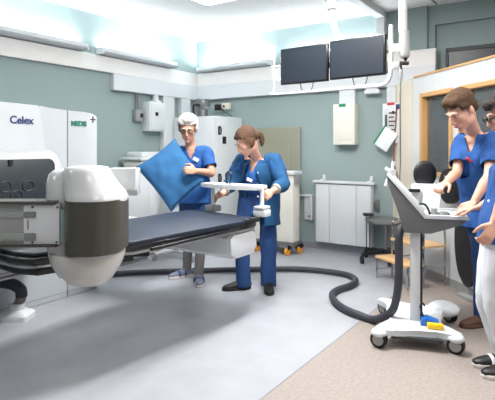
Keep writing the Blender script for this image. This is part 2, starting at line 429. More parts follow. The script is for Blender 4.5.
# drum housing bulging out of the face
b = nb()
dr = rrect(1.9, 1.02, .12, 8, -1.63, .87)
def dshape(x0, x1, sc, bm, bev=.0):
    pts = [(-1.66+(a+1.66)*sc[0], .87+(c-.87)*sc[1]) for a, c in dr]
    prism(bm, pts, lambda a, c: V((x0, a, c)), lambda a, c: V((x1, a, c)), bev)
b = nb(); dshape(0, .40, (1, .93), b, .035); q0 = obj('drum_housing', b, 'whiteglo', t)
b = nb(); prism(b, rrect(1.66, .60, .05, 6, -1.575, .975), lambda a, c: V((.39, a, c)), lambda a, c: V((.408, a, c)), .004); q = obj('panel', b, 'darkpanel', t); q['label'] = 'dark grey glossy panel on the drum face'
for yy, zz in [(2.80-onleft(x_, y_, 1.508)[0], onleft(x_, y_, 1.508)[1]) for x_, y_ in ((5, 187), (28, 186), (16, 196))]:
    b = nb(); tube(b, [V((.410, yy+.045*math.cos(2*PI*i/20), zz+.038*math.sin(2*PI*i/20))) for i in range(21)], .004, 6); bx(b, .408, .412, yy-.012, yy+.012, zz-.003, zz+.003)
    obj('port_ring', b, 'black', q)
b = nb(); bx(b, .408, .42, -1.13, -1.10, 1.235, 1.275); obj('marker', b, 'black', q)
for i, (z0, z1, mt, nm) in enumerate(((.60, .69, 'black', 'gap'), (.50, .585, 'black', 'gap'))):
    b = nb(); bx(b, .38, .406, -2.55, -.80, z0, z1, .004); obj(nm, b, mt, q0)
b = nb(); bx(b, .38, .425, -2.55, -.80, .586, .60); bx(b, .38, .425, -2.55, -.80, .485, .50); obj('bright_rail', b, 'steel', q0)
b = nb(); tube(b, [V((.41, -2.5, .50)), V((.42, -1.8, .455)), V((.42, -1.2, .435)), V((.41, -.82, .445))], .02, 8, 4); obj('rim', b, 'dkgrey', q0)
# arm with two slots reaching towards the camera side
ap = V((-1.06, 2.70, 0))
HD = 2.42
t2 = thing('treatment_unit', 'rounded white treatment unit with brown-black band hanging in front of the couch', 'medical machine', (-.78, HD, .62), 0)
s_ = HD/F
def hz(py, d=0): return H-(py-HY)*(HD+d)/F - .62
def hx(px, d=0): return (px-CX)*(HD+d)/F + .78
def elr(rx, ry, z, n=40, cx=0, cy=0, pw=2.4):
    out = []
    for i in range(n):
        a = 2*PI*i/n; c, s = math.cos(a), math.sin(a)
        out.append(V((cx+rx*abs(c)**(2/pw)*(1 if c > 0 else -1), cy+ry*abs(s)**(2/pw)*(1 if s > 0 else -1), z)))
    return out
def stack(bm, rings, caps=True):
    rs = [[bm.verts.new(p) for p in r] for r in rings]; skin_rings(bm, rs, caps)
# lower body bowl
def er(xa, xb, ry, y, **k): return elr((hx(xb)-hx(xa))/2, ry, hz(y), cx=(hx(xa)+hx(xb))/2, **k)
b = nb()
stack(b, [er(80, 102, .06, 282), er(74, 108, .10, 281), er(70, 111, .13, 278.5), er(63, 116, .15, 271), er(57, 121, .17, 262), er(54, 123.5, .175, 254), er(54, 124, .175, 250)])
obj('lower_shell', b, 'shellgrey', t2, 60)
# brown band
b = nb(); x0, x1 = hx(71), hx(125.5); cx_, rx = (x0+x1)/2, (x1-x0)/2
z0, z1 = hz(256, -.19), hz(201, -.16)
pts = []
for i in range(41):
    a = PI*.86+PI*1.28*i/40; c, s = math.cos(a), math.sin(a)
    pts.append((cx_+rx*abs(c)**.8*(1 if c > 0 else -1), .215*abs(s)**.8*(1 if s > 0 else -1)))
inner = [(cx_+(p[0]-cx_)*.93, p[1]*.93) for p in reversed(pts)]
prism(b, pts+inner, lambda a, c: V((a, c, z0)), lambda a, c: V((a, c, z1)), .003)
q = obj('band', b, 'band', t2, 60); q['label'] = 'glossy brown-black wraparound band'
b = nb(); stack(b, [er(74, 122, .18, 252), er(74, 122, .18, 199)]); obj('core', b, 'whiteglo', t2)
b = nb(); stack(b, [er(71, 125.5, .208, 201), er(70, 126, .208, 197), er(69, 123, .19, 191), er(68, 116, .17, 183), er(68, 111, .16, 176), er(68, 108.5, .15, 170.5), er(68, 106, .135, 167), er(74, 100, .10, 165.8)])
obj('upper_shell', b, 'whiteglo', t2, 60)
b = nb()
stack(b, [er(60, 84, .12, 274, cy=.03), er(51, 88, .15, 262, cy=.05), er(46, 90, .16, 245, cy=.06), er(45.5, 90, .16, 200, cy=.06), er(46, 88, .155, 182, cy=.06), er(48, 86, .14, 174, cy=.06), er(52, 82, .11, 170, cy=.06), er(58, 78, .06, 168.5, cy=.06)])
obj('rear_shell', b, 'whiteglo', t2, 60)
b = nb(); bx(b, hx(60.5, -.13), hx(67.5, -.13), -.135, -.05, hz(243, -.13), hz(209, -.13), .003); q = obj('glass_strip', b, 'teal', t2); q['label'] = 'pale teal strip beside the band'
# accessory arm behind, to the right
b = nb(); bx(b, hx(108, .25), hx(137, .25), .22, .34, hz(195, .25), hz(168, .25), .008); obj('side_mount', b, 'whiteglo', t2)
b = nb(); bx(b, hx(127, .2), hx(137, .2), .2, .222, hz(195.5, .2), hz(190, .2)); obj('mount_rail', b, 'grey', t2)
# arm to the left
A0 = -.90; ya = -.13
X = lambda px: hx(px, ya); Z = lambda py: hz(py, ya)
b = nb(); bx(b, A0, X(60), ya, ya+.10, Z(245), Z(203.5), .006); q = obj('arm', b, 'grey', t2); q['label'] = 'grey slotted arm'
for y0, y1 in ((241, 233), (218, 211.5)):
    b = nb(); bx(b, A0, X(36), ya-.006, ya+.01, Z(y0), Z(y1), .004); obj('slot', b, 'slot', q)
    b = nb(); bx(b, X(24.5), X(36.5), ya-.010, ya+.004, Z(y0), Z(y1), .006); obj('slide_clamp', b, 'steel', q)
b = nb(); bx(b, X(24), X(59.5), ya-.004, ya, Z(244), Z(205), .001); obj('cover_plate', b, 'white', q)
for y0, y1, xe in ((203.5, 201, 56), (246.5, 244.5, 57)):
    b = nb(); bx(b, A0, X(xe), ya-.02, ya+.11, Z(y0), Z(y1)); obj('edge_rail', b, 'rail', q)
for x, y in ((33, 207), (58, 207), (33, 242), (57, 242)):
    b = nb(); cyl(b, (X(x), ya-.008, Z(y)), (X(x), ya+.0, Z(y)), .005, n=8); obj('screw', b, 'dkgrey', q)
b = nb(); bx(b, X(28), X(28.8), ya-.006, ya-.003, Z(229), Z(220)); obj('scale_mark', b, 'dkgrey', q)
# floor hose connection at lower left
hp = FL(15, 318)
t = thing('hose_connector', 'white metal floor foot with a short black bent hose at the lower left edge', 'hose connector', hp)
sc = hp.y/F
b = nb(); stack(b, [elr(.135, .10, 0, pw=6), elr(.135, .10, .035, pw=6), elr(.12, .09, .05, pw=5), elr(.06, .06, .075, cx=.01), elr(.055, .055, .12, cx=.02)]); obj('foot', b, 'white', t)
b = nb(); tube(b, [V((.02, 0, .10)), V((.045, 0, .15)), V((.05, 0, .19))], [.036, .04, .042], 16, 4); obj('cuff', b, 'hosegrey', t)
b = nb(); tube(b, [V((.052, 0, .17)), V((.045, .0, .225)), V((0, .0, .262)), V((-.08, .03, .272)), V((-.3, .15, .26)), V((-.6, .4, .24)), V((-.9, .75, .3))], .045, 16, 6); obj('hose', b, 'hose', t)

# ================================================================== COUCH
# local frame: x = b, y = l (away); origin under near-right corner region
t = RF('treatment_couch', 'long black-topped treatment couch on a white support running from head to both women', 'treatment couch', 2.42, 3.2)
zc = .80
# outline in (x,y)
foot = .66
outl = [(-.30, -1.22), (.0, -1.245), (.16, -1.20), (.20, -1.05), (.22, -.80), (.33, -.66), (.39, .0), (.42, .42), (.415, .55), (.37, .60), (-.34, .72), (-.42, .66), (-.42, .3), (-.40, -.2), (-.38, -1.15)]
top_ = [(max(-.395, x), y) for x, y in outl if y > -.7]; top_ = [(-.385, -.78), (.24, -.78)]+top_[0:] 
b = nb(); prism(b, top_, lambda a, c: V((a, c, zc-.028)), lambda a, c: V((a, c, zc)), .008); obj('mattress_top', b, 'couch', t, 50)
b = nb(); prism(b, [(x*1.005, y*1.003) for x, y in outl], lambda a, c: V((a, c, zc-.065)), lambda a, c: V((a, c, zc-.028)), .01); obj('tabletop', b, 'couchedge', t, 50)
b = nb(); prism(b, [(x*.99, y*.99) for x, y in outl], lambda a, c: V((a, c, zc-.085)), lambda a, c: V((a, c, zc-.066)), .006); obj('under_tray', b, 'grey', t, 50)
b = nb(); prism(b, [(x*.97, y*.985) for x, y in outl if y < -.6]+[(-.36, -.5), (.30, -.5)], lambda a, c: V((a, c, zc-.125)), lambda a, c: V((a, c, zc-.086)), .008); obj('head_end_rim', b, 'black', t, 50)
b = nb(); prism(b, [(-.36, -1.2), (.0, -1.22), (.13, -1.18), (.17, -1.04), (.19, -.80), (-.36, -.80)], lambda a, c: V((a, c, zc-.028)), lambda a, c: V((a, c, zc-.006)), .006); obj('head_end_plate', b, 'couchedge', t, 50)
b = nb(); tube(b, [V((-.38, -1.155, zc-.075)), V((-.30, -1.225, zc-.075)), V((0, -1.25, zc-.075)), V((.16, -1.205, zc-.075)), V((.205, -1.05, zc-.075))], .006, 6, 4); obj('trim_line', b, 'steel', t)
b = nb(); bx(b, .425, .445, -.62, .30, zc-.055, zc-.035, .004); bx(b, .40, .43, -.5, -.48, zc-.055, zc-.035); bx(b, .40, .43, .2, .22, zc-.055, zc-.035); obj('side_rail', b, 'couchedge', t)
b = nb(); bx(b, .38, .43, .40, .60, zc-.03, zc+.004, .006); obj('clamp_rail', b, 'black', t)
for y in (.42, .5, .57):
    b = nb(); bx(b, .395, .425, y, y+.02, zc+.002, zc+.012, .003); obj('clamp', b, 'steel', t)
# white support beam reaching across from the machine housing to the foot end, hexagonal end cap
hexp = [(.02, zc-.09), (.28, zc-.09), (.33, zc-.125), (.34, zc-.22), (.29, zc-.285), (.05, zc-.285), (-.02, zc-.245), (-.03, zc-.12)]
yo = .26
b = nb(); prism(b, [(y+yo, z) for y, z in hexp], lambda a, c: V((-1.28, a, c)), lambda a, c: V((.375, a, c)), .012); obj('support_beam', b, 'whiteglo', t)
b = nb(); prism(b, [(.155+(y-.155)*.96+yo, zc-.19+(z-zc+.19)*.95) for y, z in hexp], lambda a, c: V((.376, a, c)), lambda a, c: V((.40, a, c)), .010); obj('end_cap', b, 'white', t)
b = nb(); bx(b, -.30, .05, -.9, .25, zc-.13, zc-.086, .02); obj('spine', b, 'grey', t)
# ---- arched board on posts held by the younger woman
def at(o, w): return w-o
pr, pl_ = P(262, 216, 4.03), P(213, 211, 4.36)
pr.z = pl_.z = zc
base = (pr+pl_)/2; base.z = zc
t = thing('positioning_frame', 'white curved board on two posts held above the end of the couch', 'positioning aid', base)
dirv = (pr-pl_); dirv.z = 0; ln = dirv.length; dx = dirv.normalized(); nx = V((-dx.y, dx.x, 0))
def fr(a, c, z): return dx*a + nx*c + V((0, 0, z))
b = nb()
m_ = 24; up = []; lo = []
zt_ = .232
for i in range(m_+1):
    s = i/m_; a = -ln/2-.10+(ln+.11)*s
    up.append((a, -.05-.07*math.sin(PI*s)))
out_ = [(a, c) for a, c in up] + [(ln/2+.01, .06), (ln/2-.02, .10), (-ln/2-.06, .10), (-ln/2-.10, .04)]
prism(b, out_, lambda a, c: fr(a, c, zt_-.018), lambda a, c: fr(a, c, zt_+.018), .008); obj('board', b, 'white', t, 50)
b = nb(); bx(b, -.03, .03, -.10, -.07, zt_+.018, zt_+.024); 
bmesh.ops.transform(b, matrix=Matrix.Rotation(math.atan2(dx.y, dx.x), 4, 'Z'), verts=b.verts); obj('label_plate', b, 'grey', t)
b = nb(); tube(b, [fr(-.12, .02, zt_+.015), fr(-.135, .02, zt_+.09), fr(-.105, .02, zt_+.12), fr(-.075, .02, zt_+.09), fr(-.09, .02, zt_+.015)], .009, 8, 4); obj('grip_loop', b, 'black', t)
for s in (-1, 1):
    b = nb(); cyl(b, fr(s*ln/2, 0, .05), fr(s*ln/2, 0, zt_), .017, n=14); obj('post', b, 'white', t)
    b = nb(); bx(b, s*ln/2-.06, s*ln/2+.06, -.045, .045, .0, .055, .008)
    bx(b, s*ln/2-.05, s*ln/2+.05, -.05, .05, .06, .085, .006) if s > 0 else None
    bmesh.ops.transform(b, matrix=Matrix.Rotation(math.atan2(dx.y, dx.x), 4, 'Z'), verts=b.verts)
    q = obj('clamp_block', b, 'white' if s > 0 else 'grey', t)
    if s < 0: q['label'] = 'grey clamp block'

# ================================================================== FURNITURE left/back
t = RF('tall_cabinet', 'tall white metal cabinet with black handles in the corner behind the women', 'cabinet', .85, .61)
b = nb(); bx(b, -.77, 0, 0, .60, .06, 1.80, .006); obj('body', b, 'white', t)
b = nb(); bx(b, -.76, -.01, .01, .59, 0, .06); obj('plinth', b, 'dkgrey', t)
b = nb(); bx(b, -.765, -.005, -.018, -.002, .07, 1.79, .003); obj('front_panel', b, 'white', t)
b = nb(); bx(b, .002, .020, .006, .594, .07, 1.79, .003); q = obj('door', b, 'white', t)
for z in (1.60, .95):
    b = nb(); tube(b, [V((.022, .035, z-.05)), V((.05, .04, z-.045)), V((.058, .04, z)), V((.05, .04, z+.045)), V((.022, .035, z+.05))], .010, 8, 4); bx(b, .018, .026, .02, .05, z-.055, z+.055); obj('handle', b, 'black', q)
b = nb(); bx(b, .02, .028, .12, .20, 1.42, 1.52, .003); obj('lock_plate', b, 'black', q)
# on top of the cabinet
t = thing('duct_fan', 'grey metal duct fan with ribbed collar standing on top of the tall cabinet', 'fan', P(202.5, 114.8, 6.95)); t.location.z = 1.803
b = nb(); lathe(b, [(.075, 0), (.075, .10), (.085, .105), (.11, .13), (.115, .15), (.115, .20), (.10, .205), (.10, .24), (.085, .25), (.02, .25)], n=28); obj('duct', b, 'steel', t)
b = nb(); tube(b, [V((-.02, -.1, .15)), V((-.10, -.12, .16)), V((-.12, -.10, .08)), V((-.10, -.07, 0.01))], .014, 8, 5); obj('cable', b, 'black', t)
t = thing('junction_box', 'small white box with black connector mounted above the tall cabinet beside the duct fan', 'electrical box', W(.58, .08, 1.93), RZ)
b = nb(); bx(b, .0, .14, -.05, .0, 0, .09, .005); obj('box', b, 'cream', t)
b = nb(); bx(b, -.12, -.01, -.07, .0, -.01, .08, .01); bx(b, .03, .06, -.062, -.05, .03, .06, .003); obj('connector', b, 'black', t)
b = nb(); tube(b, [V((.02, -.05, .02)), V((.06, -.06, -.04)), V((.16, -.06, -.08)), V((.2, -.05, -.12))], .006, 6, 4); obj('cable', b, 'dkgrey', t)
# wall boxes on left wall; local x = -l (toward camera) when rz=RZ-90 ; y = b
def LW(name, label, cat, v, z): return thing(name, label, cat, W(.002, v, z), RZ-PI/2)
t = LW('electrical_box', 'tall white electrical box on the left wall beneath the trunking', 'electrical box', 1.03, 1.59)
b = nb(); bx(b, -.15, .15, 0, .16, 0, .40, .01); obj('case', b, 'white', t)
b = nb(); bx(b, -.135, .12, .16, .168, .02, .385, .004); obj('cover', b, 'white', t)
b = nb(); bx(b, .0, .05, .168, .178, .21, .26, .003); obj('switch', b, 'black', t)
b = nb(); cyl(b, (-.05, .07, .40), (-.05, .07, .50), .04); bx(b, -.12, .0, .02, .13, .40, .43, .01); obj('conduit', b, 'white', t)
t = LW('switch_box', 'small grey switch box with conduit left of the tall electrical box', 'switch', 1.28, 1.72)
b = nb(); bx(b, -.065, .065, 0, .08, 0, .155, .01); obj('case', b, 'grey', t)
b = nb(); bx(b, -.05, -.005, .08, .095, .05, .105, .006); obj('knob', b, 'black', t)
b = nb(); cyl(b, (-.02, .03, .155), (-.02, .03, .375), .012); cyl(b, (.02, .03, .155), (.02, .03, .375), .009); obj('conduit', b, 'steel', t)
# low units along the left wall
t = RF('worktop_unit', 'low white unit with dark worktop edge between the machine and the older woman', 'cabinet', .12, 2.72)
b = nb(); bx(b, 0, .50, 0, 1.10, .05, 1.085, .01); obj('body', b, 'white', t)
b = nb(); bx(b, -.02, .53, -.02, 1.12, 1.088, 1.115, .004); obj('worktop', b, 'dkgrey', t)
b = nb(); bx(b, .503, .515, .03, .53, .1, 1.06, .004); obj('door', b, 'white', t)
b = nb(); bx(b, .503, .515, .56, 1.07, .1, 1.06, .004); obj('door', b, 'white', t)
b = nb(); bx(b, .02, .48, .02, 1.08, 0, .05); obj('plinth', b, 'grey', t)
t = RF('storage_bin', 'white lidded bin cabinet standing behind the blue pillow', 'bin', .10, 1.60)
b = nb(); bx(b, 0, .34, 0, .55, .0, 1.20, .03); obj('body', b, 'offwhite', t)
b = nb(); bx(b, -.02, .36, -.02, .58, 1.20, 1.24, .012); bx(b, .03, .31, .04, .52, 1.24, 1.31, .015); obj('lid', b, 'white', t)
b = nb(); bx(b, .342, .352, .05, .50, .1, 1.1, .004); obj('panel', b, 'white', t)
# mobile stand with star base under / behind the couch
bp = FL(155, 261)
t = thing('mobile_stand', 'white mobile stand on splayed legs with a front caster seen beneath the couch', 'stand', (bp.x, bp.y, 0), RZ)
b = nb()
b2_ = [(-.42, .16), (.42, .20), (0, -.0), (.05, .5)]
hub = V((.06, .28, .10))
for k, (x, y) in enumerate(b2_):
    b = nb(); tube(b, [hub, V((x, y, .085)).lerp(hub, .3), V((x, y, .08))], [.03, .026, .018], 10); obj('leg', b, 'white', t)
    b = nb(); cyl(b, (x-.012, y, .035), (x+.012, y, .035), .035); q = obj('caster', b, 'grey', t)
b = nb(); cyl(b, hub, hub+V((0, 0, .85)), .022); obj('pole', b, 'white', t)
b = nb(); bx(b, hub.x-.14, hub.x+.14, hub.y-.06, hub.y+.06, .30, .98, .02); obj('panel', b, 'white', t)
# plexi screen + trolley
t = RF('shielding_screen', 'clear beige-tinted plastic screen leaning against the back wall behind the younger woman', 'screen', 1.14, .02)
b = nb(); bx(b, 0, .69, -.026, -.02, .45, 1.645, .002); o = obj('pane', b, 'plexi', t, 0)
b = nb(); bx(b, .685, .70, -.032, -.014, .45, 1.65); bx(b, .52, .525, -.028, -.019, .45, 1.645); obj('edge_strip', b, 'grey', t)
b = nb(); bx(b, .02, .67, -.06, 0, .40, .46, .004); obj('bracket', b, 'white', t)
t = RF('equipment_trolley', 'white panelled trolley with wooden top on orange casters right of the younger woman', 'trolley', 1.80, .42)
b = nb(); bx(b, -.42, .17, -.05, .13, .16, 1.02, .012); obj('body', b, 'offwhite', t)
b = nb(); bx(b, -.42, .20, -.075, .155, 1.02, 1.065, .008); q = obj('top', b, 'white', t)
b = nb(); bx(b, -.40, .12, -.085, -.074, 1.008, 1.05, .003); obj('wooden_edge', b, 'woodlt', q)
b = nb(); bx(b, .17, .195, -.03, .11, .9, 1.02, .004); obj('end_bracket', b, 'grey', t)
b = nb(); bx(b, -.42, .19, -.07, .15, .12, .16, .006); bx(b, .0, .12, -.10, -.06, .09, .13, .004); obj('base_rail', b, 'steel', t)
for x, y in ((.10, -.07), (.17, .13), (-.36, -.07), (-.36, .13)):
    b = nb(); cyl(b, (x-.018, y, .05), (x+.018, y, .05), .05, n=24); q = obj('caster', b, 'orange', t); q['label'] = 'orange wheel'
    b = nb(); bx(b, x-.026, x+.026, y-.028, y+.06, .07, .125, .006); bx(b, x-.045, x-.02, y-.04, y+.03, .025, .09, .01); obj('fork', b, 'black', q)
t = RF('wall_bracket', 'small white wall bracket between the trolley and the panelled wall unit', 'bracket', 1.90, .002, .40)
b = nb(); bx(b, 0, .13, -.03, 0, 0, .34, .006); obj('plate', b, 'white', t)
b = nb(); bx(b, -.12, .13, -.06, -.028, .315, .335, .004); bx(b, .10, .13, -.06, -.028, .0, .335, .004); obj('arm', b, 'white', t)
b = nb(); cyl(b, (.08, -.04, .05), (.08, -.028, .05), .012, n=10); obj('screw', b, 'dkgrey', t)
# panelled wall unit (radiator-like)
t = RF('wall_unit', 'white three-panel wall unit with a top rail on the back wall', 'wall unit', 2.11, .004, .14)
b = nb(); bx(b, 0, .745, -.10, 0, 0, .76, .004); obj('body', b, 'white', t)
for i, (a0, a1) in enumerate(((0.003, .19), (.197, .555), (.562, .742))):
    b = nb(); bx(b, a0, a1, -.115, -.102, .005, .755, .003)
    for x in [a0+.05*k for k in range(1, int((a1-a0)/.05))]: bx(b, x-.0015, x+.0015, -.1165, -.115, .01, .75)
    obj('front_panel', b, 'white', t)
b = nb(); bx(b, -.035, .785, -.135, -.02, .768, .80, .006); q = obj('top_rail', b, 'white', t)
for x in (.075, .715):
    b = nb(); bx(b, x-.02, x+.02, -.02, .0, .77, .87, .005); bx(b, x-.025, x+.025, -.10, 0, .80, .815, .004); obj('hook', b, 'white', t)
# wall box with green label
t = RF('dispenser_box', 'plain white wall box with small green label below the trunking', 'wall box', 2.515, .002, 1.40)
b = nb(); bx(b, -.145, .145, -.15, 0, 0, .515, .012); obj('case', b, 'offwhite', t)
b = nb(); bx(b, -.13, .125, -.156, -.15, .06, .505, .004); obj('cover', b, 'offwhite', t)
b = nb(); bx(b, -.06, .03, -.160, -.15, .475, .515, .002); obj('green_label', b, 'green', t)
# small trunk piece
u_, z_ = onback(365, 90.5, .08)
t = RF('socket_strip', 'small white socket strip hanging under the trunking below the right screen', 'socket', u_, .002, 2.025)
b = nb(); bx(b, 0, .19, -.11, 0, 0, .045, .004); obj('case', b, 'white', t)
b = nb(); bx(b, .02, .16, -.10, -.02, .045, .075, .003); obj('mount', b, 'white', t)
# electrical panel
u_, z_ = onback(382.5, 103, .1); u2_, _ = onback(402, 103, .1)
wP = u2_-u_
t = RF('control_panel', 'white electrical panel with switches and a red strip beside the control booth', 'electrical panel', u_, .002, 1.42)
b = nb(); bx(b, 0, wP, -.10, 0, 0, .475, .006); obj('case', b, 'white', t)
b = nb(); bx(b, .02, wP*.68, -.106, -.10, .06, .40, .004); q = obj('cover', b, 'whiteglo', t)
b = nb(); bx(b, .035, .06, -.113, -.106, .14, .34, .003)
for z in (.1, .15, .2, .25, .3, .35): bx(b, .08, .08+.06+.02*((z*100) % 2), -.109, -.106, z, z+.016)
bx(b, .12, .15, -.112, -.106, .345, .385, .003); obj('switch_row', b, 'dkgrey', q)
b = nb(); bx(b, .06, wP*.62, -.110, -.09, .455, .485, .002); q = obj('red_strip', b, 'red', t)
b = nb(); bx(b, wP*.70, wP*.95, -.112, -.10, .40, .46, .006); obj('socket', b, 'navy', t)
# lower utility strip
t = RF('utility_strip', 'beige wall strip with sockets below the electrical panel', 'electrical panel', u_+wP*.62, .002, 1.08)
b = nb(); bx(b, 0.02, .135, -.07, 0, -.0, .335, .006); obj('case', b, 'cream', t)
b = nb(); bx(b, .05, .075, -.078, -.07, .20, .235, .003); bx(b, .045, .105, -.074, -.07, .16, .17); bx(b, .045, .105, -.074, -.07, .27, .28); bx(b, .08, .095, -.076, -.07, .06, .07); obj('sockets', b, 'dkgrey', t)
b = nb(); tube(b, [V((.03, -.12, .78)), V((.02, -.11, .60)), V((.0, -.10, .38)), V((-.01, -.09, .12)), V((.03, -.09, -.06)), V((.05, -.09, -.25)), V((.055, -.08, -.75)), V((.06, -.06, -1.02))], .008, 8, 5); q = obj('cord', b, 'copper', t); q['label'] = 'thin red-brown hanging cord'
# clipboard/paper hanging
u_, z_ = onback(386, 139, .13)
t = RF('hanging_board', 'tilted white board with green edge hanging from the electrical panel', 'clipboard', u_, .14, z_)
b = nb(); box(b, (0, 0, 0), (.185, .012, .25), Matrix.Rotation(math.radians(-34)*-1, 3, 'Y'), .002); obj('sheet', b, 'paper', t)
b = nb(); r_ = Matrix.Rotation(math.radians(34), 3, 'Y'); c_ = r_ @ V((-.092, 0, 0)); box(b, (c_.x, -.004, c_.z), (.018, .02, .25), r_, .002); obj('green_edge', b, 'green', t)

# ================================================================== SCREENS on ceiling mount (axes b / l)
def monitor(pxa, pxb, Da, Db, ytop, ybot, label):
    a = P(pxa, ytop[0], Da); c = P(pxb, ytop[1], Db); a2 = P(pxa, ybot[0], Da); c2 = P(pxb, ybot[1], Db)
    ce = (a+c+a2+c2)/4; wv = (c-a); wv.z = 0; w_ = wv.length; h_ = (a.z+c.z-a2.z-c2.z)/2; ang = math.atan2(wv.y, wv.x)
    t = thing('monitor', label, 'monitor', (ce.x, ce.y, ce.z), ang)
    b = nb(); bx(b, -w_/2, w_/2, -.008, .028, -h_/2, h_/2, .006); obj('casing', b, 'bezel', t)
    b = nb(); bx(b, -w_/2+.014, w_/2-.014, -.011, -.008, -h_/2+.014, h_/2-.014); obj('screen', b, 'screen', t, 0)
    b = nb(); bx(b, -.08, .08, .028, .05, -.08, .08, .005); obj('mount_plate', b, 'black', t)
    b = nb(); 
    for s in ((-.05, .09),):
        tube(b, [V((s[0], .02, -h_/2+.01)), V((s[0]+.02, .02, -h_/2-.06)), V(((s[0]+s[1])/2, .02, -h_/2-.085)), V((s[1]-.02, .02, -h_/2-.06)), V((s[1], .02, -h_/2+.01))], .005, 6, 4)
    obj('cable', b, 'dkgrey', t)
    return t, ce, ang, w_, h_
t, c1, an, w1_, h1_ = monitor(281, 328, 4.64, 4.34, (50, 42.3), (85.5, 80.5), 'left of the two black screens hanging from the ceiling')
t, c2_, an, w2_, h2_ = monitor(330, 385.5, 4.33, 4.0, (41.5, 33), (79.5, 75), 'right of the two black screens hanging from the ceiling')
mid = P(334, 60, 4.38)
t = thing('screen_mount', 'white ceiling arm and looped tube frame carrying the two black screens', 'monitor mount', (mid.x, mid.y, mid.z), an)
def lm(w): 
    d = w-mid; c, s = math.cos(-an), math.sin(-an); return V((d.x*c-d.y*s, d.x*s+d.y*c, d.z))
b = nb(); pts = [P(330.5, -44.5, 4.31), P(331, -20, 4.33), P(331.5, 2, 4.35), P(332.5, 16, 4.37), P(335, 28, 4.41), P(340, 43, 4.45), P(341, 60, 4.45)]
pts[0].z = CH
tube(b, [lm(p) for p in pts], .032, 14, 5); obj('arm', b, 'offwhite', t)
b = nb(); cyl(b, lm(P(331, 2, 4.35)), lm(P(331.6, 9, 4.35)), .045); obj('collar', b, 'white', t)
b = nb(); p_ = lm(pts[0]); cyl(b, (p_.x, p_.y, p_.z-.03), (p_.x, p_.y, p_.z), .10); obj('ceiling_plate', b, 'white', t)
b = nb(); bx(b, -.50, .42, .06, .09, -.05, .0, .006); bx(b, -.06, .16, .05, .12, -.10, .06, .01); obj('cross_bar', b, 'black', t)
b = nb(); zb_ = 1.875-mid.z
ka, kb, kc, kd = lm(P(391, 25, 3.98)), lm(P(391, 76, 3.98)), lm(P(274, 46, 4.72)), lm(P(274, 84, 4.72))
tube(b, [ka, V((ka.x, ka.y, zb_+.14)), V((ka.x-.02, ka.y, zb_+.04)), V((ka.x-.09, ka.y, zb_)), V((ka.x-.3, ka.y, zb_)), V((kc.x+.02, kc.y, zb_)), V((kc.x, kc.y, zb_+.03)), V((kc.x, kc.y, zb_+.12)), kc], [.017]*5+[.010]*4, 12, 5); obj('handle_tube', b, 'white', t)
b = nb()
for z in (2.15, 2.02): bx(b, kc.x, kc.x+.07, kc.y-.01, kc.y+.01, z-mid.z-.02, z-mid.z, .004)
obj('tube_bracket', b, 'white', t)
b = nb()
for yy in (45, 66): q_ = lm(P(388, yy, 4.0)); bx(b, q_.x-.05, q_.x+.01, q_.y+.0, q_.y+.05, q_.z-.05, q_.z+.05, .006)
obj('tube_bracket', b, 'midgrey', t)
# second ceiling pole
pp = P(403, 40, 3.9)
t = thing('ceiling_pole', 'white ceiling pole with grey joint and black clamp right of the screens', 'ceiling pole', (pp.x, pp.y, CH))
def lz(py): return H-(py-HY)*3.9/F-CH
b = nb(); cyl(b, (0, 0, 0), (0, 0, lz(33)), .033, n=24); obj('pole', b, 'polegrey', t)
b = nb(); cyl(b, (0, 0, -.03), (0, 0, 0), .09); obj('ceiling_plate', b, 'white', t)
b = nb(); tube(b, [V((.01, 0, lz(31))), V((.01, 0, lz(45))), V((.013, 0, lz(55))), V((.014, 0, lz(58)))], [.038, .042, .040, .03], 20, 3); obj('joint_housing', b, 'grey', t)
b = nb(); tube(b, [V((.02, 0, lz(57))), V((.02, 0, lz(61)))], [.022, .008], 12); bx(b, -.025, .045, -.014, .014, lz(65), lz(61.5), .005); bx(b, -.028, -.012, -.018, .018, lz(70), lz(61.5), .004); obj('clamp', b, 'black', t)
b = nb(); bx(b, -.09, -.02, -.012, .012, lz(52), lz(44), .005); obj('link', b, 'offwhite', t); b = nb(); bx(b, -.085, -.03, -.012, .012, lz(69), lz(62), .005); obj('link', b, 'polegrey', t)
b = nb(); tube(b, [V((-.02, 0, lz(66))), V((-.02, 0, lz(71))), V((-.02, 0, lz(77))), V((-.02, 0, lz(82)))], [.010, .020, .017, .008], 14, 3); obj('plug', b, 'grey', t)
b = nb(); tube(b, [V((-.02, 0, lz(80))), V((-.022, 0, lz(120))), V((-.015, 0.02, lz(160))), V((-.02, .03, lz(185)))], .006, 8, 4); obj('cord', b, 'midgrey', t)
# thin rod upper right
pr_ = P(490.5, 60, 4.9)
b = nb(); cyl(b, (0, 0, 0), (0, 0, CH-2.16), .008, n=8)
k = obj('thin_rod', b, 'grey', None); tag(k, 'thin pale vertical rod above the control booth', 'rod', (pr_.x+.08, pr_.y+.0, 2.16), 0)

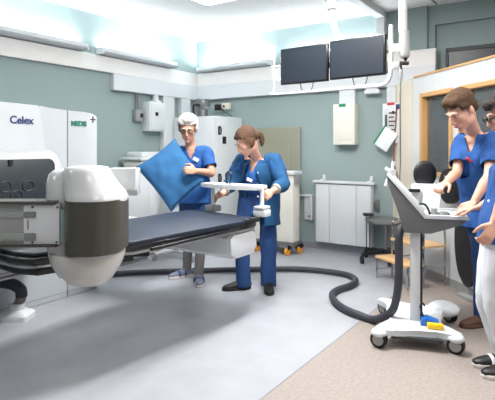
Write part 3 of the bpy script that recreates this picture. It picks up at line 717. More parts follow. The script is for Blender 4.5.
# ================================================================== STOOL, STEP STOOL
sp = FL(384, 262)
t = thing('swivel_stool', 'grey swivel stool with small backrest and black star base near the back wall', 'stool', (sp.x, sp.y, 0), 0)
def st(px, py): return (px-CX)*sp.y/F-sp.x, H-(py-HY)*sp.y/F
b = nb(); stack(b, [elr(.17, .16, .455), elr(.215, .20, .475), elr(.22, .20, .505), elr(.19, .17, .525), elr(.08, .07, .53)]); obj('seat', b, 'midgrey', t, 60)
b = nb()
prism(b, rrect(.24, .16, .05, 6, .06, .645), lambda a, c: V((a, .19, c)), lambda a, c: V((a, .235, c)), .015); obj('backrest', b, 'midgrey', t)
b = nb(); tube(b, [V((.06, .10, .46)), V((.06, .24, .47)), V((.06, .245, .60))], .014, 8, 4); obj('back_support', b, 'steel', t)
b = nb(); cyl(b, (0.02, 0, .12), (.02, 0, .46), .022); obj('column', b, 'steel', t)
b = nb(); bx(b, -.25, -.13, -.05, .04, .55, .585, .015); obj('armrest', b, 'black', t)
b = nb(); cyl(b, (-.17, -.0, .14), (-.17, 0, .56), .007, n=8); cyl(b, (-.21, 0, .14), (-.21, 0, .56), .007, n=8); obj('arm_rod', b, 'dkgrey', t)
for k in range(5):
    a = math.radians(195+72*k); x, y = .29*math.cos(a), .29*math.sin(a)
    b = nb(); tube(b, [V((.02, 0, .13)), V((x*.5, y*.5, .125)), V((x, y, .105))], [(.03, .025), (.024, .02), (.02, .016)], 10); q = obj('leg', b, 'black', t)
    b = nb(); cyl(b, (x-.018, y, .042), (x+.018, y, .042), .042, n=20); cyl(b, (x, y, .05), (x, y, .1), .01, n=8); obj('caster', b, 'black', q)
# step stool: measured feet
fa = V((1.945, 4.84, 0))
t = thing('step_stool', 'chrome step stool with two wooden steps standing at the booth wall behind the console cart', 'step stool', (fa.x, fa.y, 0), math.atan2(-.36, -.93))
lgt = .45; sd = -1; dp = -.48
b = nb()
for y in (0, dp):
    tube(b, [V((0, y, 0.005)), V((0, y, .56)), V((.02, y, .60)), V((.06, y, .615)), V((.14, y, .60)), V((.20, y, .54)), V((.22, y, .02))] if False else [V((0, y, 0.005)), V((0, y, .53)), V((.03, y, .57)), V((.07, y, .58))], .011, 8, 4)
    obj('leg', b, 'chrome', t); b = nb()
    tube(b, [V((.26, y, .005)), V((.26, y, .53)), V((.22, y, .57)), V((.07, y, .58))], .011, 8, 4); obj('leg', b, 'chrome', t); b = nb()
    tube(b, [V((lgt, y, .005)), V((lgt, y, .21)), V((lgt-.03, y, .215)), V((.26, y, .215))], .011, 8, 3); obj('leg', b, 'chrome', t); b = nb()
    tube(b, [V((0, y, .21)), V((.26, y, .21)), V((.26, y, .1)), V((lgt, y, .1))], .008, 8); obj('side_bar', b, 'chrome', t); b = nb()
b.free()
b = nb(); bx(b, -.02, .28, min(0, dp)-.01, max(0, dp)+.01, .385, .41, .006); obj('step', b, 'woodlt', t)
b = nb(); bx(b, .26, lgt+.02, min(0, dp)-.01, max(0, dp)+.01, .215, .24, .006); obj('step', b, 'woodlt', t)

# ================================================================== CONSOLE CART
ca = V((1.235, 3.60, 0)); CA = math.radians(-17)
t = thing('console_cart', 'white and grey wheeled console cart with raised display wing and thick black hose', 'console cart', ca, CA)
cc, ss = math.cos(-CA), math.sin(-CA)
def lc(w): d = w-ca; return V((d.x*cc-d.y*ss, d.x*ss+d.y*cc, d.z))
wh = [FL(379, 347), FL(456, 353.5), FL(450, 322), FL(384, 314)]
wl = [lc(V((p.x, p.y, 0))) for p in wh]
def pl(px, py, z): return lc(FL(px, py, z))
# base: splayed H plate
b = nb()
ctr = lc(V((1.215, 3.56, 0)))
w0, w1x, w2x, w3x = wl
fr_ = [(w0.x-.03, w0.y+.06), (w0.x+.02, w0.y-.02), (w0.x+.10, w0.y-.0), (ctr.x+.02, w0.y+.05), (w1x.x-.12, w1x.y+.02), (w1x.x-.02, w1x.y-.03), (w1x.x+.05, w1x.y+.04), (w1x.x-.02, w1x.y+.12),
       (w1x.x-.10, w1x.y+.20), (w2x.x-.08, w2x.y-.16), (w2x.x+.03, w2x.y-.05), (w2x.x-.0, w2x.y+.05), (w2x.x-.12, w2x.y+.02), (ctr.x+.04, w2x.y-.08), (w3x.x+.12, w3x.y-.03), (w3x.x+.02, w3x.y+.04), (w3x.x-.05, w3x.y-.04), (w3x.x+.03, w3x.y-.12), (w0.x+.08, w0.y+.22)]
prism(b, fr_, lambda a, c: V((a, c, .085)), lambda a, c: V((a, c, .125)), .012); obj('base', b, 'white', t)
b = nb(); bx(b, w0.x+.08, w1x.x-.08, w0.y+.015, w0.y+.07, .06, .086, .006); obj('base_trim', b, 'dkgrey', t)
for i, p in enumerate(wl):
    b = nb(); cyl(b, (p.x-.022, p.y, .055), (p.x-.005, p.y, .055), .055, n=28); cyl(b, (p.x+.005, p.y, .055), (p.x+.022, p.y, .055), .055, n=28)
    bmesh.ops.rotate(b, matrix=Matrix.Rotation(math.radians(72 if i < 2 else 40), 3, 'Z'), cent=p, verts=b.verts); q = obj('caster', b, 'rubber', t)
    b = nb(); cyl(b, (p.x-.026, p.y, .055), (p.x+.026, p.y, .055), .038, n=24); 
    bmesh.ops.rotate(b, matrix=Matrix.Rotation(math.radians(72 if i < 2 else 40), 3, 'Z'), cent=p, verts=b.verts); obj('hub', b, 'grey', q)
    b = nb(); ell(b, (p.x, p.y, .10), (.055, .055, .03)); obj('caster_cover', b, 'white', t)
b = nb(); ell(b, (w2x.x-.05, w2x.y-.05, .115), (.12, .10, .06)); obj('base_cover', b, 'white', t)
# column
b = nb(); bx(b, ctr.x-.035, ctr.x+.035, ctr.y-.05, ctr.y+.06, .10, .78, .012); obj('column', b, 'whiteglo', t)
b = nb(); bx(b, ctr.x+.036, ctr.x+.050, ctr.y-.02, ctr.y+.02, .12, .76, .003); ell(b, (ctr.x+.045, ctr.y, .70), (.012, .02, .03)); ell(b, (ctr.x+.045, ctr.y, .58), (.012, .02, .03)); obj('cable', b, 'black', t)
# console shell: profile in local x,z ; extruded along y
yc = ctr.y
D0 = 3.42
def lp(px, py): w = P(px, py, 3.52); q = lc(w); return (q.x, w.z)
prof = [lp(387, 176), lp(424, 217), lp(464, 217), lp(462, 221), lp(448, 226), lp(430, 232), lp(404, 232), lp(396, 206), lp(387, 181)]
b = nb(); prism(b, prof, lambda a, c: V((a, yc-.10, c)), lambda a, c: V((a, yc+.34, c)), .010); obj('console_shell', b, 'midgrey', t)
rim = [lp(386.5, 175), lp(389, 172.5), lp(426, 213.5), lp(465, 213.5), lp(465, 217), lp(424, 217)]
b = nb(); prism(b, rim, lambda a, c: V((a, yc-.115, c)), lambda a, c: V((a, yc-.095, c)), .003); prism(b, rim, lambda a, c: V((a, yc+.34, c)), lambda a, c: V((a, yc+.355, c)), .003)
bx(b, prof[2][0]-.003, prof[2][0]+.012, yc-.115, yc+.355, prof[2][1]-.0, prof[2][1]+.022, .003); obj('rim', b, 'white', t)
b = nb()
P0, P1 = V((prof[0][0], 0, prof[0][1])), V((prof[1][0], 0, prof[1][1])); dd = (P1-P0).normalized(); nn = V((-dd.z, 0, dd.x))
if nn.z < 0: nn = -nn
prism(b, [(.03, -.07), (.30, -.07), (.30, .31), (.03, .31)], lambda a, c: P0+dd*a+nn*.001+V((0, yc+c, 0)), lambda a, c: P0+dd*a+nn*.008+V((0, yc+c, 0)), .002); obj('display', b, 'darkpanel', t)
zt2 = prof[1][1]
b = nb(); bx(b, prof[1][0]+.015, prof[2][0]-.01, yc-.09, yc+.33, zt2, zt2+.010, .003); q = obj('control_surface', b, 'white', t)
b = nb()
for (px, py, r, h) in ((434, 213, .024, .055), (443, 216, .028, .04), (437, 216.5, .012, .03)):
    w_ = lc(P(px, py, 3.50)); w_.z = zt2+.01; cyl(b, (w_.x, yc-.02+(0 if r < .026 else -.04), zt2+.01), (w_.x, yc-.02+(0 if r < .026 else -.04), zt2+.01+h), r, r*.9, 18)
obj('knob', b, 'grey', q)
b = nb()
for i in range(5):
    for j in range(3): bx(b, prof[1][0]+.04+i*.03, prof[1][0]+.062+i*.03, yc+.05+j*.035, yc+.075+j*.035, zt2+.01, zt2+.018, .002)
obj('key', b, 'dkgrey', q)
b = nb(); bx(b, prof[1][0]+.02, prof[1][0]+.09, yc-.06, yc-.02, zt2+.01, zt2+.016, .002); bx(b, prof[1][0]+.03, prof[1][0]+.05, yc+.0, yc+.02, zt2+.01, zt2+.03, .002); obj('lit_key', b, 'green', q)
b = nb(); tube(b, [V((prof[1][0]-.03, yc+.02, zt2+.09)), V((prof[1][0]+.01, yc+.0, zt2+.085)), V((prof[1][0]+.035, yc-.02, zt2+.04)), V((prof[1][0]+.035, yc-.03, zt2+.01))], .008, 8, 4); obj('stalk', b, 'black', t)
# tall white unit with black handle at back of the surface
b = nb()
w_ = lc(P(424, 200, 3.95))
bx(b, w_.x-.10, w_.x+.10, w_.y-.05, w_.y+.06, .80, 1.07, .015)
obj('rear_unit', b, 'white', t)
b = nb(); bx(b, w_.x-.12, w_.x-.03, w_.y-.09, w_.y-.05, 1.01, 1.035, .008); q = obj('rear_handle', b, 'black', t)
b = nb(); box(b, (w_.x+.05, w_.y-.07, .95), (.13, .012, .20), Matrix.Rotation(.12, 3, 'Y'), .004); obj('folder', b, 'paper', t)
b = nb(); bx(b, w_.x-.2, w_.x+.12, yc+.3, w_.y+.02, .78, .82, .006); obj('rear_shelf', b, 'grey', t)
b = nb(); w_ = lc(P(425, 174, 4.02)); ell(b, w_, (.095, .035, .11), Matrix.Rotation(.25, 3, 'Z'), 28); q = obj('round_pad', b, 'black', t); q['label'] = 'black round pad'
b = nb(); cyl(b, (w_.x, w_.y+.01, .80), (w_.x, w_.y+.01, w_.z-.05), .012); obj('pad_arm', b, 'dkgrey', t)
# probe holder at top left far corner
b = nb(); pq = prof[0]
o_ = V((pq[0]+.03, yc+.06, pq[1]-.01))
tube(b, [o_, o_+V((-.00, 0, .05))], [.03, .034], 14); tube(b, [o_+V((.0, 0, .04)), o_+V((.015, 0, .11))], [.010, .014], 10); tube(b, [o_+V((-.02, 0, .035)), o_+V((-.05, 0, .06))], [.018, .016], 10)
tube(b, [o_+V((-.02, .06, -.03)), o_+V((-.04, .05, -.08))], [.022, .018], 10); obj('probe_holder', b, 'white', t)
# thick hose
hp_ = [(112, 272.5), (135, 271), (165, 270), (200, 269), (235, 268.2), (270, 267.5), (300, 267.5), (328, 270), (348, 273.5), (356, 279), (350, 284), (338, 288), (332, 293), (336, 301), (346, 308), (358, 313), (374, 318)]
pts = [FL(x, y+1.5, .035) for x, y in hp_]
rise = [P(390, 313, 3.60), P(396, 300, 3.56), P(398.5, 280, 3.55), P(399, 255, 3.55), P(399, 236, 3.55), P(402, 226, 3.57)]
b = nb(); h0 = pts[0].copy(); h0.z = 0
tube(b, [p-h0 for p in pts+rise], .029, 14, 6)
k = obj('thick_hose', b, 'hose', None, 60); tag(k, 'thick dark fabric-wrapped hose snaking across the floor to the console cart', 'hose', h0)
# blue and yellow box on base
w_ = lc(FL(431, 325, .125)); 
t3 = thing('foot_switch', 'small blue and yellow foot switch lying on the cart base', 'foot switch', V((FL(431, 325, .125).x, FL(431, 325, .125).y, .127)), CA)
b = nb(); prism(b, [(-.07, 0), (.06, 0), (.05, .03), (-.03, .055), (-.06, .04)], lambda a, c: V((a, -.04, c)), lambda a, c: V((a, .05, c)), .006); obj('blue_pedal', b, 'blueplastic', t3)
b = nb(); bx(b, -.03, .075, -.095, -.045, 0, .035, .008); obj('yellow_pedal', b, 'yellow', t3)
b = nb(); tube(b, [V((-.05, .02, .05)), V((-.07, .02, .11)), V((-.055, .02, .14)), V((-.04, .02, .12))], .006, 8, 4); obj('cord', b, 'black', t3)
# ---- black rounded things by the booth
def BW(name, label, cat, tt, off, z=0):     # booth wall frame: x along wall to camera, -y into the room
    w = J + V((.2044, -.9789, 0))*tt + V((-.9789, -.2044, 0))*off; w.z = z; return thing(name, label, cat, w, BR)
t = BW('padded_board', 'tall oval black padded board with white rim leaning by the booth wall behind the man', 'board', TJ+.49, .09, .0)
b = nb(); q_ = [(.17*math.cos(2*PI*i/36), .62+.41*math.sin(2*PI*i/36)) for i in range(36)]
prism(b, q_, lambda a, c: V((a, -.05, c-.1)), lambda a, c: V((a, -.015, c-.1)), .010); obj('pad', b, 'black', t)
b = nb(); prism(b, [(x*1.06+.02, .62+(c-.62)*1.03) for x, c in q_], lambda a, c: V((a, -.016, c-.1)), lambda a, c: V((a, .02, c-.1)), .008); obj('rim', b, 'white', t)
b = nb(); bx(b, -.12, .16, -.06, .06, 0, .03, .005); bx(b, -.02, .04, .0, .03, .02, .4); obj('stand', b, 'grey', t)
t = BW('back_cushion', 'small black rounded cushion with white tag hung on the booth wall below the window', 'cushion', TJ+.13, .02, .82)
b = nb(); prism(b, rrect(.26, .34, .11, 6, 0, .17), lambda a, c: V((a, -.07, c)), lambda a, c: V((a, 0, c)), .02); obj('pad', b, 'black', t)
b = nb(); bx(b, -.03, .03, -.075, -.07, .23, .27, .001); obj('tag', b, 'white', t)
# ================================================================== PEOPLE
def basis(f, up=V((0, 0, 1))):
    f = V(f).normalized(); r = f.cross(up).normalized(); u = r.cross(f).normalized(); return r, f, u
def hmat(f, roll=0):
    r, f, u = basis(f); m = Matrix((r, f, u)).transposed(); 
    return m @ Matrix.Rotation(roll, 3, 'Y')
def add_head(bm, c, m, s=1, nose=1):
    def e(p, r): ell(bm, c + m @ (V(p)*s), tuple(x*s for x in r), m, 20)
    e((0, -.018, .035), (.074, .093, .083)); e((0, .025, -.015), (.062, .066, .085)); e((0, .035, -.068), (.045, .05, .042))
    for k in (-1, 1):
        e((k*.036, .052, -.02), (.026, .03, .028)); e((k*.074, -.008, -.008), (.011, .019, .031)); e((k*.02, .078, .024), (.026, .014, .009))
        e((k*.04, .012, -.066), (.02, .04, .03))
    e((0, .072, -.1), (.021, .019, .017)); e((0, .083, -.058), (.025, .014, .018))
    tube(bm, [c+m@V((0, .086, .02))*s, c+m@V((0, .100, -.008))*s, c+m@V((0, .105*nose, -.03))*s], [.008*s, .010*s, .013*s], 10, round_caps=True)
    e((0, .096, -.036), (.018, .014, .010))
def add_hand(bm, w, d, pn, th, curl=.5, s=1.0):
    """w wrist, d finger direction, pn palm normal (side fingers curl to), th thumb side"""
    d = V(d).normalized(); pn = V(pn); pn = (pn-d*pn.dot(d)).normalized(); sd = d.cross(pn).normalized()
    if sd.dot(V(th)) < 0: sd = -sd
    tube(bm, [w-d*.03, w, w+d*.045*s, w+d*.085*s], [(.024, .02), (.026, .018), (.040*s, .016), (.038*s, .013)], 14, 3, side=sd, round_caps=True)
    for i, (off, ln) in enumerate(((.029, .070), (.010, .078), (-.010, .073), (-.028, .058))):
        p = w+d*.082*s+sd*off*s; dir_ = (d+sd*off*2.2).normalized(); pts = [p-dir_*.02, p]
        for j, fr_ in enumerate((.42, .32, .26)):
            a = curl*(.55+.5*j) if j else curl*.5
            ax = dir_.cross(pn).normalized(); dir_ = (Matrix.Rotation(a, 3, ax) @ dir_).normalized(); p = p+dir_*ln*fr_*s; pts.append(p)
        tube(bm, pts, [.0095*s, .0095*s, .009*s, .0085*s, .0075*s], 8, round_caps=True)
    p = w+d*.02*s+sd*.022*s; q = p+(sd*.75+d*.7).normalized()*.045*s; r_ = q+(d*.9+sd*.25+pn*(.3+curl*.4)).normalized()*.032*s; t_ = r_+(d*.8+pn*(.3+curl*.5)).normalized()*.025*s
    tube(bm, [p, q, r_, t_], [.015*s, .012*s, .0105*s, .0085*s], 8, round_caps=True)
def fold(amp, sc, seed):
    def f(co): return amp*(noise.noise(V((co.x*sc, co.y*sc, co.z*sc*.45))+V((seed, 0, 0))) + .5*noise.noise(V((co.x*sc*2.2, co.y*sc*2.2, co.z*sc))+V((0, seed, 0))))
    return f
def person(lab, D):
    J = D['J']; o = V((J['foot'].x, J['foot'].y, 0))
    g = {k: (v-o if isinstance(v, V) else v) for k, v in J.items()}
    t = thing('person', lab, 'person', o)
    hm = hmat(D['face'], D.get('roll', 0)); s = D.get('s', 1.0); bw = D.get('bw', 1.0)
    sk = D.get('skin', 'skin')
    sside = (g['shR']-g['shL']).normalized(); hside = (g['hipR']-g['hipL']).normalized()
    hc = (g['hipR']+g['hipL'])/2; sc_ = (g['shR']+g['shL'])/2
    chest = g['chest']; nk = g['neck']; hd = g['head']
    waist = hc.lerp(chest, .5) + g.get('waist_off', V((0, 0, 0)))
    shw = (g['shR']-g['shL']).length/2
    tf = V(sside).cross(V((0, 0, 1))).normalized()
    if tf.dot(V(D['front'])) < 0: tf = -tf
    # ---- body
    b = nb(); add_head(b, hd, hm, s)
    nb0 = hd + hm @ V((0, -.022, -.06))*s
    tube(b, [nk-V((0, 0, .05)), nk, nk.lerp(nb0, .6), nb0+V((0, 0, .04))], [.060, .052, .048, .05], 16, 2, round_caps=True)
    tube(b, [hc-V((0, 0, .06)), hc, waist, chest, sc_-V((0, 0, .02)), nk-V((0, 0, .01))],
         [(.13*bw, .09*bw), (.155*bw, .105*bw), (.125*bw, .09*bw), (.15*bw, .105*bw), (shw*.86, .075), (.06, .055)], 24, 4, side=sside, round_caps=True)
    for k in 'RL':
        sh, el, wr = g['sh'+k], g['el'+k], g['wr'+k]
        tube(b, [sh.lerp(sc_, .35), sh, sh.lerp(el, .4), el, el.lerp(wr, .3), wr.lerp(el, .15), wr], [.052, .052, .046, .036, .038, .028, .024], 14, 3, round_caps=True)
        h = D['hand'+k]; add_hand(b, wr, g['ha'+k]-wr, h[0], h[1], h[2], D.get('hs', 1.0))
        hp, kn, an, td = g['hip'+k], g['kn'+k], g['an'+k], D['toe'+k]
        tube(b, [hp+V((0, 0, .03)), hp.lerp(kn, .4), kn, kn.lerp(an, .3), an.lerp(kn, .15), an], [.082, .072, .052, .05, .034, .032], 14, 3, round_caps=True)
        tube(b, [an-V((0, 0, .02))-V(td)*.03, an-V((0, 0, .045))+V(td)*.05, an-V((0, 0, .06))+V(td)*.13], [.03, .03, .02], 12, 2, round_caps=True)
    bo = mobj('body', remesh(b, .0065, 3), sk, t, 180, [sk, D['top']])
    ax0, ax1 = hc, nk
    for pl_g in bo.data.polygons:
        c_ = pl_g.center
        if D['hem']-.1 < c_.z < nk.z-D.get('vd', .16)-.01:
            k_ = min(1, max(0, (c_-ax0).dot(ax1-ax0)/(ax1-ax0).length_squared)); q0_ = c_-ax0.lerp(ax1, k_)
            if abs(q0_.dot(sside)) < .175 and abs(q0_.dot(tf)) < .14: pl_g.material_index = 1
    # ---- face parts
    def fe(nm, p, r, mt, par=None):
        bb = nb(); ell(bb, (0, 0, 0), tuple(x*s for x in r), hm, 12); o_ = obj(nm, bb, mt, par or t, 180); o_.location = hd + hm @ (V(p)*s) if not par else hm @ (V(p)*s); return o_
    for k in (-1, 1):
        e_ = fe('eye', (k*.029, .076, .006), (.011, .010, .0045), 'eyew'); fe('iris', (0, .009, 0), (.0055, .0045, .0042), 'iris', e_)
        fe('eyebrow', (k*.03, .089, .027), (.018, .005, .0035), D['hairm'])
    fe('lips', (0, .095, -.062), (.021, .007, .0065), 'lips')
    # ---- hair
    b = nb(); D['hair'](b, hd, hm, s); me = remesh(b, .007, 2, lambda co: .004*noise.noise(co*45))
    inv = hm.transposed()
    def hcut(co):
        p = inv @ (co-hd)/s; return D['hcut'](p)
    cut(me, hcut); mobj('hair', me, D['hairm'], t, 180)
    # ---- top
    tm = D['top']; ex = D.get('ease', .022); hem = D['hem']
    hemc = V((hc.x, hc.y, hem)).lerp(V((waist.x, waist.y, hem)), 0)
    b = nb()
    w2, d2 = .155*bw+ex, .105*bw+ex
    tube(b, [hemc-V((0, 0, .05)), hemc, hc+V((0, 0, .03)), waist, chest, sc_-V((0, 0, .015)), nk+V((0, 0, .0))],
         [(w2*1.10, d2*1.15), (w2*1.08, d2*1.14), (w2*1.02, d2*1.05), (.135*bw+ex, .10*bw+ex), (.158*bw+ex, .112*bw+ex), (shw*.92+.01, .088), (.078, .068)], 28, 4, side=sside)
    for k in 'RL':
        sh, el, wr = g['sh'+k], g['el'+k], g['wr'+k]
        if D.get('long'):
            pts = [sh.lerp(sc_, .5), sh, sh.lerp(el, .5), el, el.lerp(wr, .5), el.lerp(wr, .62)]; rr = [.075, .070, .068, .062, .050, .046]
        else:
            pts = [sh.lerp(sc_, .5), sh, sh.lerp(el, .45), sh.lerp(el, D.get('slv', .78)), sh.lerp(el, D.get('slv', .78)+.08)]; rr = [.072, .070, .070, .070, .070]
        tube(b, pts, rr, 18, 3)
    me = remesh(b, .009, 3, fold(.016, 9, D['seed']))
    nz = nk.z
    vw = D.get('vw', .055); vd = D.get('vd', .16)
    def tcut(co):
        if co.z < hem: return True
        q = co-nk; fx = q.dot(tf); sx = abs(q.dot(sside))
        if co.z > nz-.005 and q.length < .13: return True
        if fx > 0 and co.z > nz-vd and sx < vw*(1-(nz-co.z)/vd)+.004 and co.z < nz+.1: return True
        for k in 'RL':
            sh, el, wr = g['sh'+k], g['el'+k], g['wr'+k]
            a, e = (el, el+(wr-el)*.60) if D.get('long') else (sh, sh+(el-sh)*(D.get('slv', .78)+.02))
            d_ = (e-a).normalized()
            if (co-e).dot(d_) > 0 and ((co-e)-(co-e).dot(d_)*d_).length < .088 and (co-e).length < .13: return True
        return False
    cut(me, tcut); tp = mobj('top', me, tm, t, 180)
    sol = tp.modifiers.new('thick', 'SOLIDIFY'); sol.thickness = .004; sol.offset = -1
    # ---- trousers
    b = nb(); le = D.get('leg_end', .05)
    tube(b, [hc+V((0, 0, .10)), hc+V((0, 0, .03)), hc-V((0, 0, .07))], [(w2*.86, d2*.9), (w2*.96, d2*.98), (w2*.9, d2*.95)], 26, 3, side=hside, round_caps=True)
    lw = D.get('legw', 1)
    for k in 'RL':
        hp, kn, an = g['hip'+k], g['kn'+k], g['an'+k]
        end = kn.lerp(an, le if le > 0 else 1) if le < 1 else an-V((0, 0, .01))
        if le >= 1: end = V((an.x, an.y, D.get('leg_z', .035)))
        tube(b, [hp, hp.lerp(kn, .35), kn, kn.lerp(end, .5), end], [.100*lw, .095*lw, .078*lw, .074*lw, .074*lw], 18, 4)
    me = remesh(b, .009, 3, fold(.018, 8, D['seed']+7))
    mobj('trousers', me, D['trm'], t, 180)
    # ---- shoes
    for k in 'RL':
        an, td = g['an'+k], V(D['toe'+k]).normalized(); b = nb(); side_ = V((0, 0, 1)).cross(td)
        base = V((an.x, an.y, 0))
        up_ = D.get('shoe_h', .07)
        tube(b, [base-td*.055+V((0, 0, .045)), base+V((0, 0, .05)), base+td*.08+V((0, 0, .042)), base+td*.155+V((0, 0, .032)), base+td*.19+V((0, 0, .028))], [(.034, .035), (.038, up_*.55+.01), (.045, .035), (.043, .026), (.03, .02)], 16, 3, side=side_, round_caps=True)
        if D.get('ankle_shoe'): tube(b, [base+V((0, 0, .05)), base-td*.01+V((0, 0, .095))], [.042, .04], 14)
        sh_ = mobj('shoe', remesh(b, .007, 2), D['shoem'], t, 180)
        b = nb(); out_ = [(-.085, 0), (-.07, .03), (-.02, .038), (.06, .043), (.13, .05), (.18, .04), (.208, .015), (.208, -.015), (.18, -.04), (.13, -.05), (.06, -.043), (-.02, -.038), (-.07, -.03)]
        prism(b, out_, lambda a, c: base+td*a+side_*c+V((0, 0, .001)), lambda a, c: base+td*a+side_*c+V((0, 0, .026)), .005); obj('sole', b, D['solem'], sh_)
        for q_ in range(D.get('straps', 0)):
            b = nb(); a_ = .03+q_*.065
            tube(b, [base+td*a_+side_*c+V((0, 0, z)) for c, z in ((-.05, .025), (-.042, .062-.006*q_), (0, .085-.014*q_), (.042, .062-.006*q_), (.05, .025))], [(.014, .006)]*5, 10, 3, side=td); obj('strap', b, D.get('strapm', 'white'), sh_)
        if D.get('sock'):
            b = nb(); tube(b, [base+V((0, 0, .07)), g['kn'+k].lerp(an, .55), g['kn'+k].lerp(an, .12)], [.046, .05, .06], 16, 3); obj('sock', b, 'sock', t)
            b = nb(); tube(b, [g['kn'+k].lerp(an, .30), g['kn'+k].lerp(an, .04)], [.060, .064], 16); q = obj('sock_cuff', b, 'paper', t); q['label'] = 'pale blue-white cuff'
    return t, g, hm, dict(tf=tf, side=sside, nk=nk, hc=hc, chest=chest, waist=waist)
def glasses(t, hd, hm, s=1, mat='black'):
    b = nb()
    for k in (-1, 1):
        tube(b, [hd+hm@V((k*.031+.024*math.cos(a), .103, .004+.017*math.sin(a)))*s for a in [2*PI*i/14 for i in range(15)]], .0042, 6)
        tube(b, [hd+hm@V((k*.055, .103, .008))*s, hd+hm@V((k*.078, .08, .01))*s, hd+hm@V((k*.080, .0, .006))*s], .0042, 6)
    tube(b, [hd+hm@V((-.008, .103, .006))*s, hd+hm@V((.008, .103, .006))*s], .0042, 6); obj('glasses', b, mat, t)
def G(x, y, z=0): return V((x, y, z))
def shoe_pt(px, py): return FL(px, py)
def he(b, hd, hm, s, L_):
    for p, r in L_: ell(b, hd+hm@(V(p)*s), tuple(x*s for x in r), hm, 20)
# ---- 1 older woman
def hair_old(b, c, m, s): he(b, c, m, s, [((0, -.025, .052), (.098, .104, .095)), ((.0, .045, .098), (.066, .045, .034)), ((.045, .04, .080), (.04, .045, .035)), ((-.07, -.01, .02), (.026, .045, .05)), ((.07, -.01, .02), (.026, .045, .05)), ((0, -.07, -.02), (.07, .045, .06))])
fA, fB = FL(181, 277), FL(199, 284)
a1, a2 = G(fA.x+.06, fA.y+.02, .09), G(fB.x-.01, fB.y+.07, .09)
Jo = dict(foot=V(((a1.x+a2.x)/2, (a1.y+a2.y)/2, 0)), head=P(188, 129, 4.88), neck=P(190.5, 145, 4.98), chest=P(193, 164, 5.03), shR=P(176, 153, 4.98), shL=P(206, 152, 5.02),
          elR=P(167, 176, 4.86), wrR=P(158, 182, 4.70), haR=P(152, 180, 4.63), elL=P(212, 173, 4.86), wrL=P(196, 171, 4.60), haL=P(187, 170, 4.52),
          hipR=P(187, 197, 5.05), hipL=P(204, 197, 5.05), knR=V((a1.x+.02, a1.y-.03, .47)), knL=V((a2.x+.03, a2.y+.0, .47)), anR=a1, anL=a2)
t, g, hm, q_ = person('woman with short grey hair, glasses and blue scrubs holding a blue pillow', dict(J=Jo, face=(-.02, -.93, -.30), front=(0, -1, 0), skin='skin', hairm='hairgrey', hair=hair_old,
    hcut=lambda p: (p.y > .035 and p.z < .055) or (p.z < -.075) or (p.y > -.0 and p.z < -.02), top='scrub', hem=.80, trm='trous', leg_end=.12, seed=1, shoem='sneakw', straps=2, strapm='navy', solem='sole', toeR=(-.80, -.45, 0), toeL=(.15, -1, 0), ankle_shoe=True, shoe_h=.09, sock=True,
    handR=(V((0, .6, .5)), V((0, 0, 1)), .5), handL=(V((0, .9, -.2)), V((0, 0, 1)), .8), slv=.74, s=1.08, bw=1.05, vd=.13, vw=.05))
glasses(t, g['head'], hm, 1.03)
b = nb(); p0 = g['chest']+V((.045, -.15, .05)); box(b, p0, (.06, .006, .035), Matrix.Rotation(.5, 3, 'Y'), .002); q = obj('name_badge', b, 'paper', t)
# pillow
pc = P(171, 175, 4.66)
t = thing('pillow', 'large blue pillow held cornerwise by the grey-haired woman', 'pillow', pc)
cor = [P(175, 138, 4.74)-pc, P(205, 181, 4.72)-pc, P(171, 212, 4.58)-pc, P(135, 167, 4.56)-pc]
b = nb(); N_ = 28; nrm = (cor[1]-cor[0]).cross(cor[3]-cor[0]).normalized()
grid = [{}, {}]
for sgn in (0, 1):
    for i in range(N_+1):
        for j in range(N_+1):
            u, v = i/N_, j/N_; x, y = 2*u-1, 2*v-1
            k = 1-.07*(1-y*y)*abs(x)**3; k2 = 1-.07*(1-x*x)*abs(y)**3; uu, vv = (x*k+1)/2, (y*k2+1)/2
            p = cor[0]*(1-uu)*(1-vv)+cor[1]*uu*(1-vv)+cor[2]*uu*vv+cor[3]*(1-uu)*vv
            th = .085*((1-x*x)*(1-y*y))**.42+.006
            wr_ = .010*noise.noise(V((x*1.2+y*2, y*1.5-x*2.5, sgn*3)))*(1-(x*x*y*y))+.006*noise.noise(V((x*5, y*3, 5+sgn)))
            if i in (0, N_) or j in (0, N_): th = 0; wr_ = 0
            p = p+nrm*(th+wr_)*(1 if sgn else -1)
            if (i in (0, N_) or j in (0, N_)) and sgn: grid[1][i, j] = grid[0][i, j]
            else: grid[sgn][i, j] = b.verts.new(p)
for sgn in (0, 1):
    gd = grid[sgn]
    for i in range(N_):
        for j in range(N_): b.faces.new((gd[i, j], gd[i+1, j], gd[i+1, j+1], gd[i, j+1]))
obj('cushion', b, 'pillow', t, 180)
b = nb(); e_ = [grid[0]] ; 
tube(b, [cor[3].lerp(cor[0], k/12)+nrm*.001 for k in range(0, 13)], .004, 6) if False else tube(b, [cor[1]*.985, cor[2]*.985], .003, 6)
obj('seam', b, 'pillow', t)

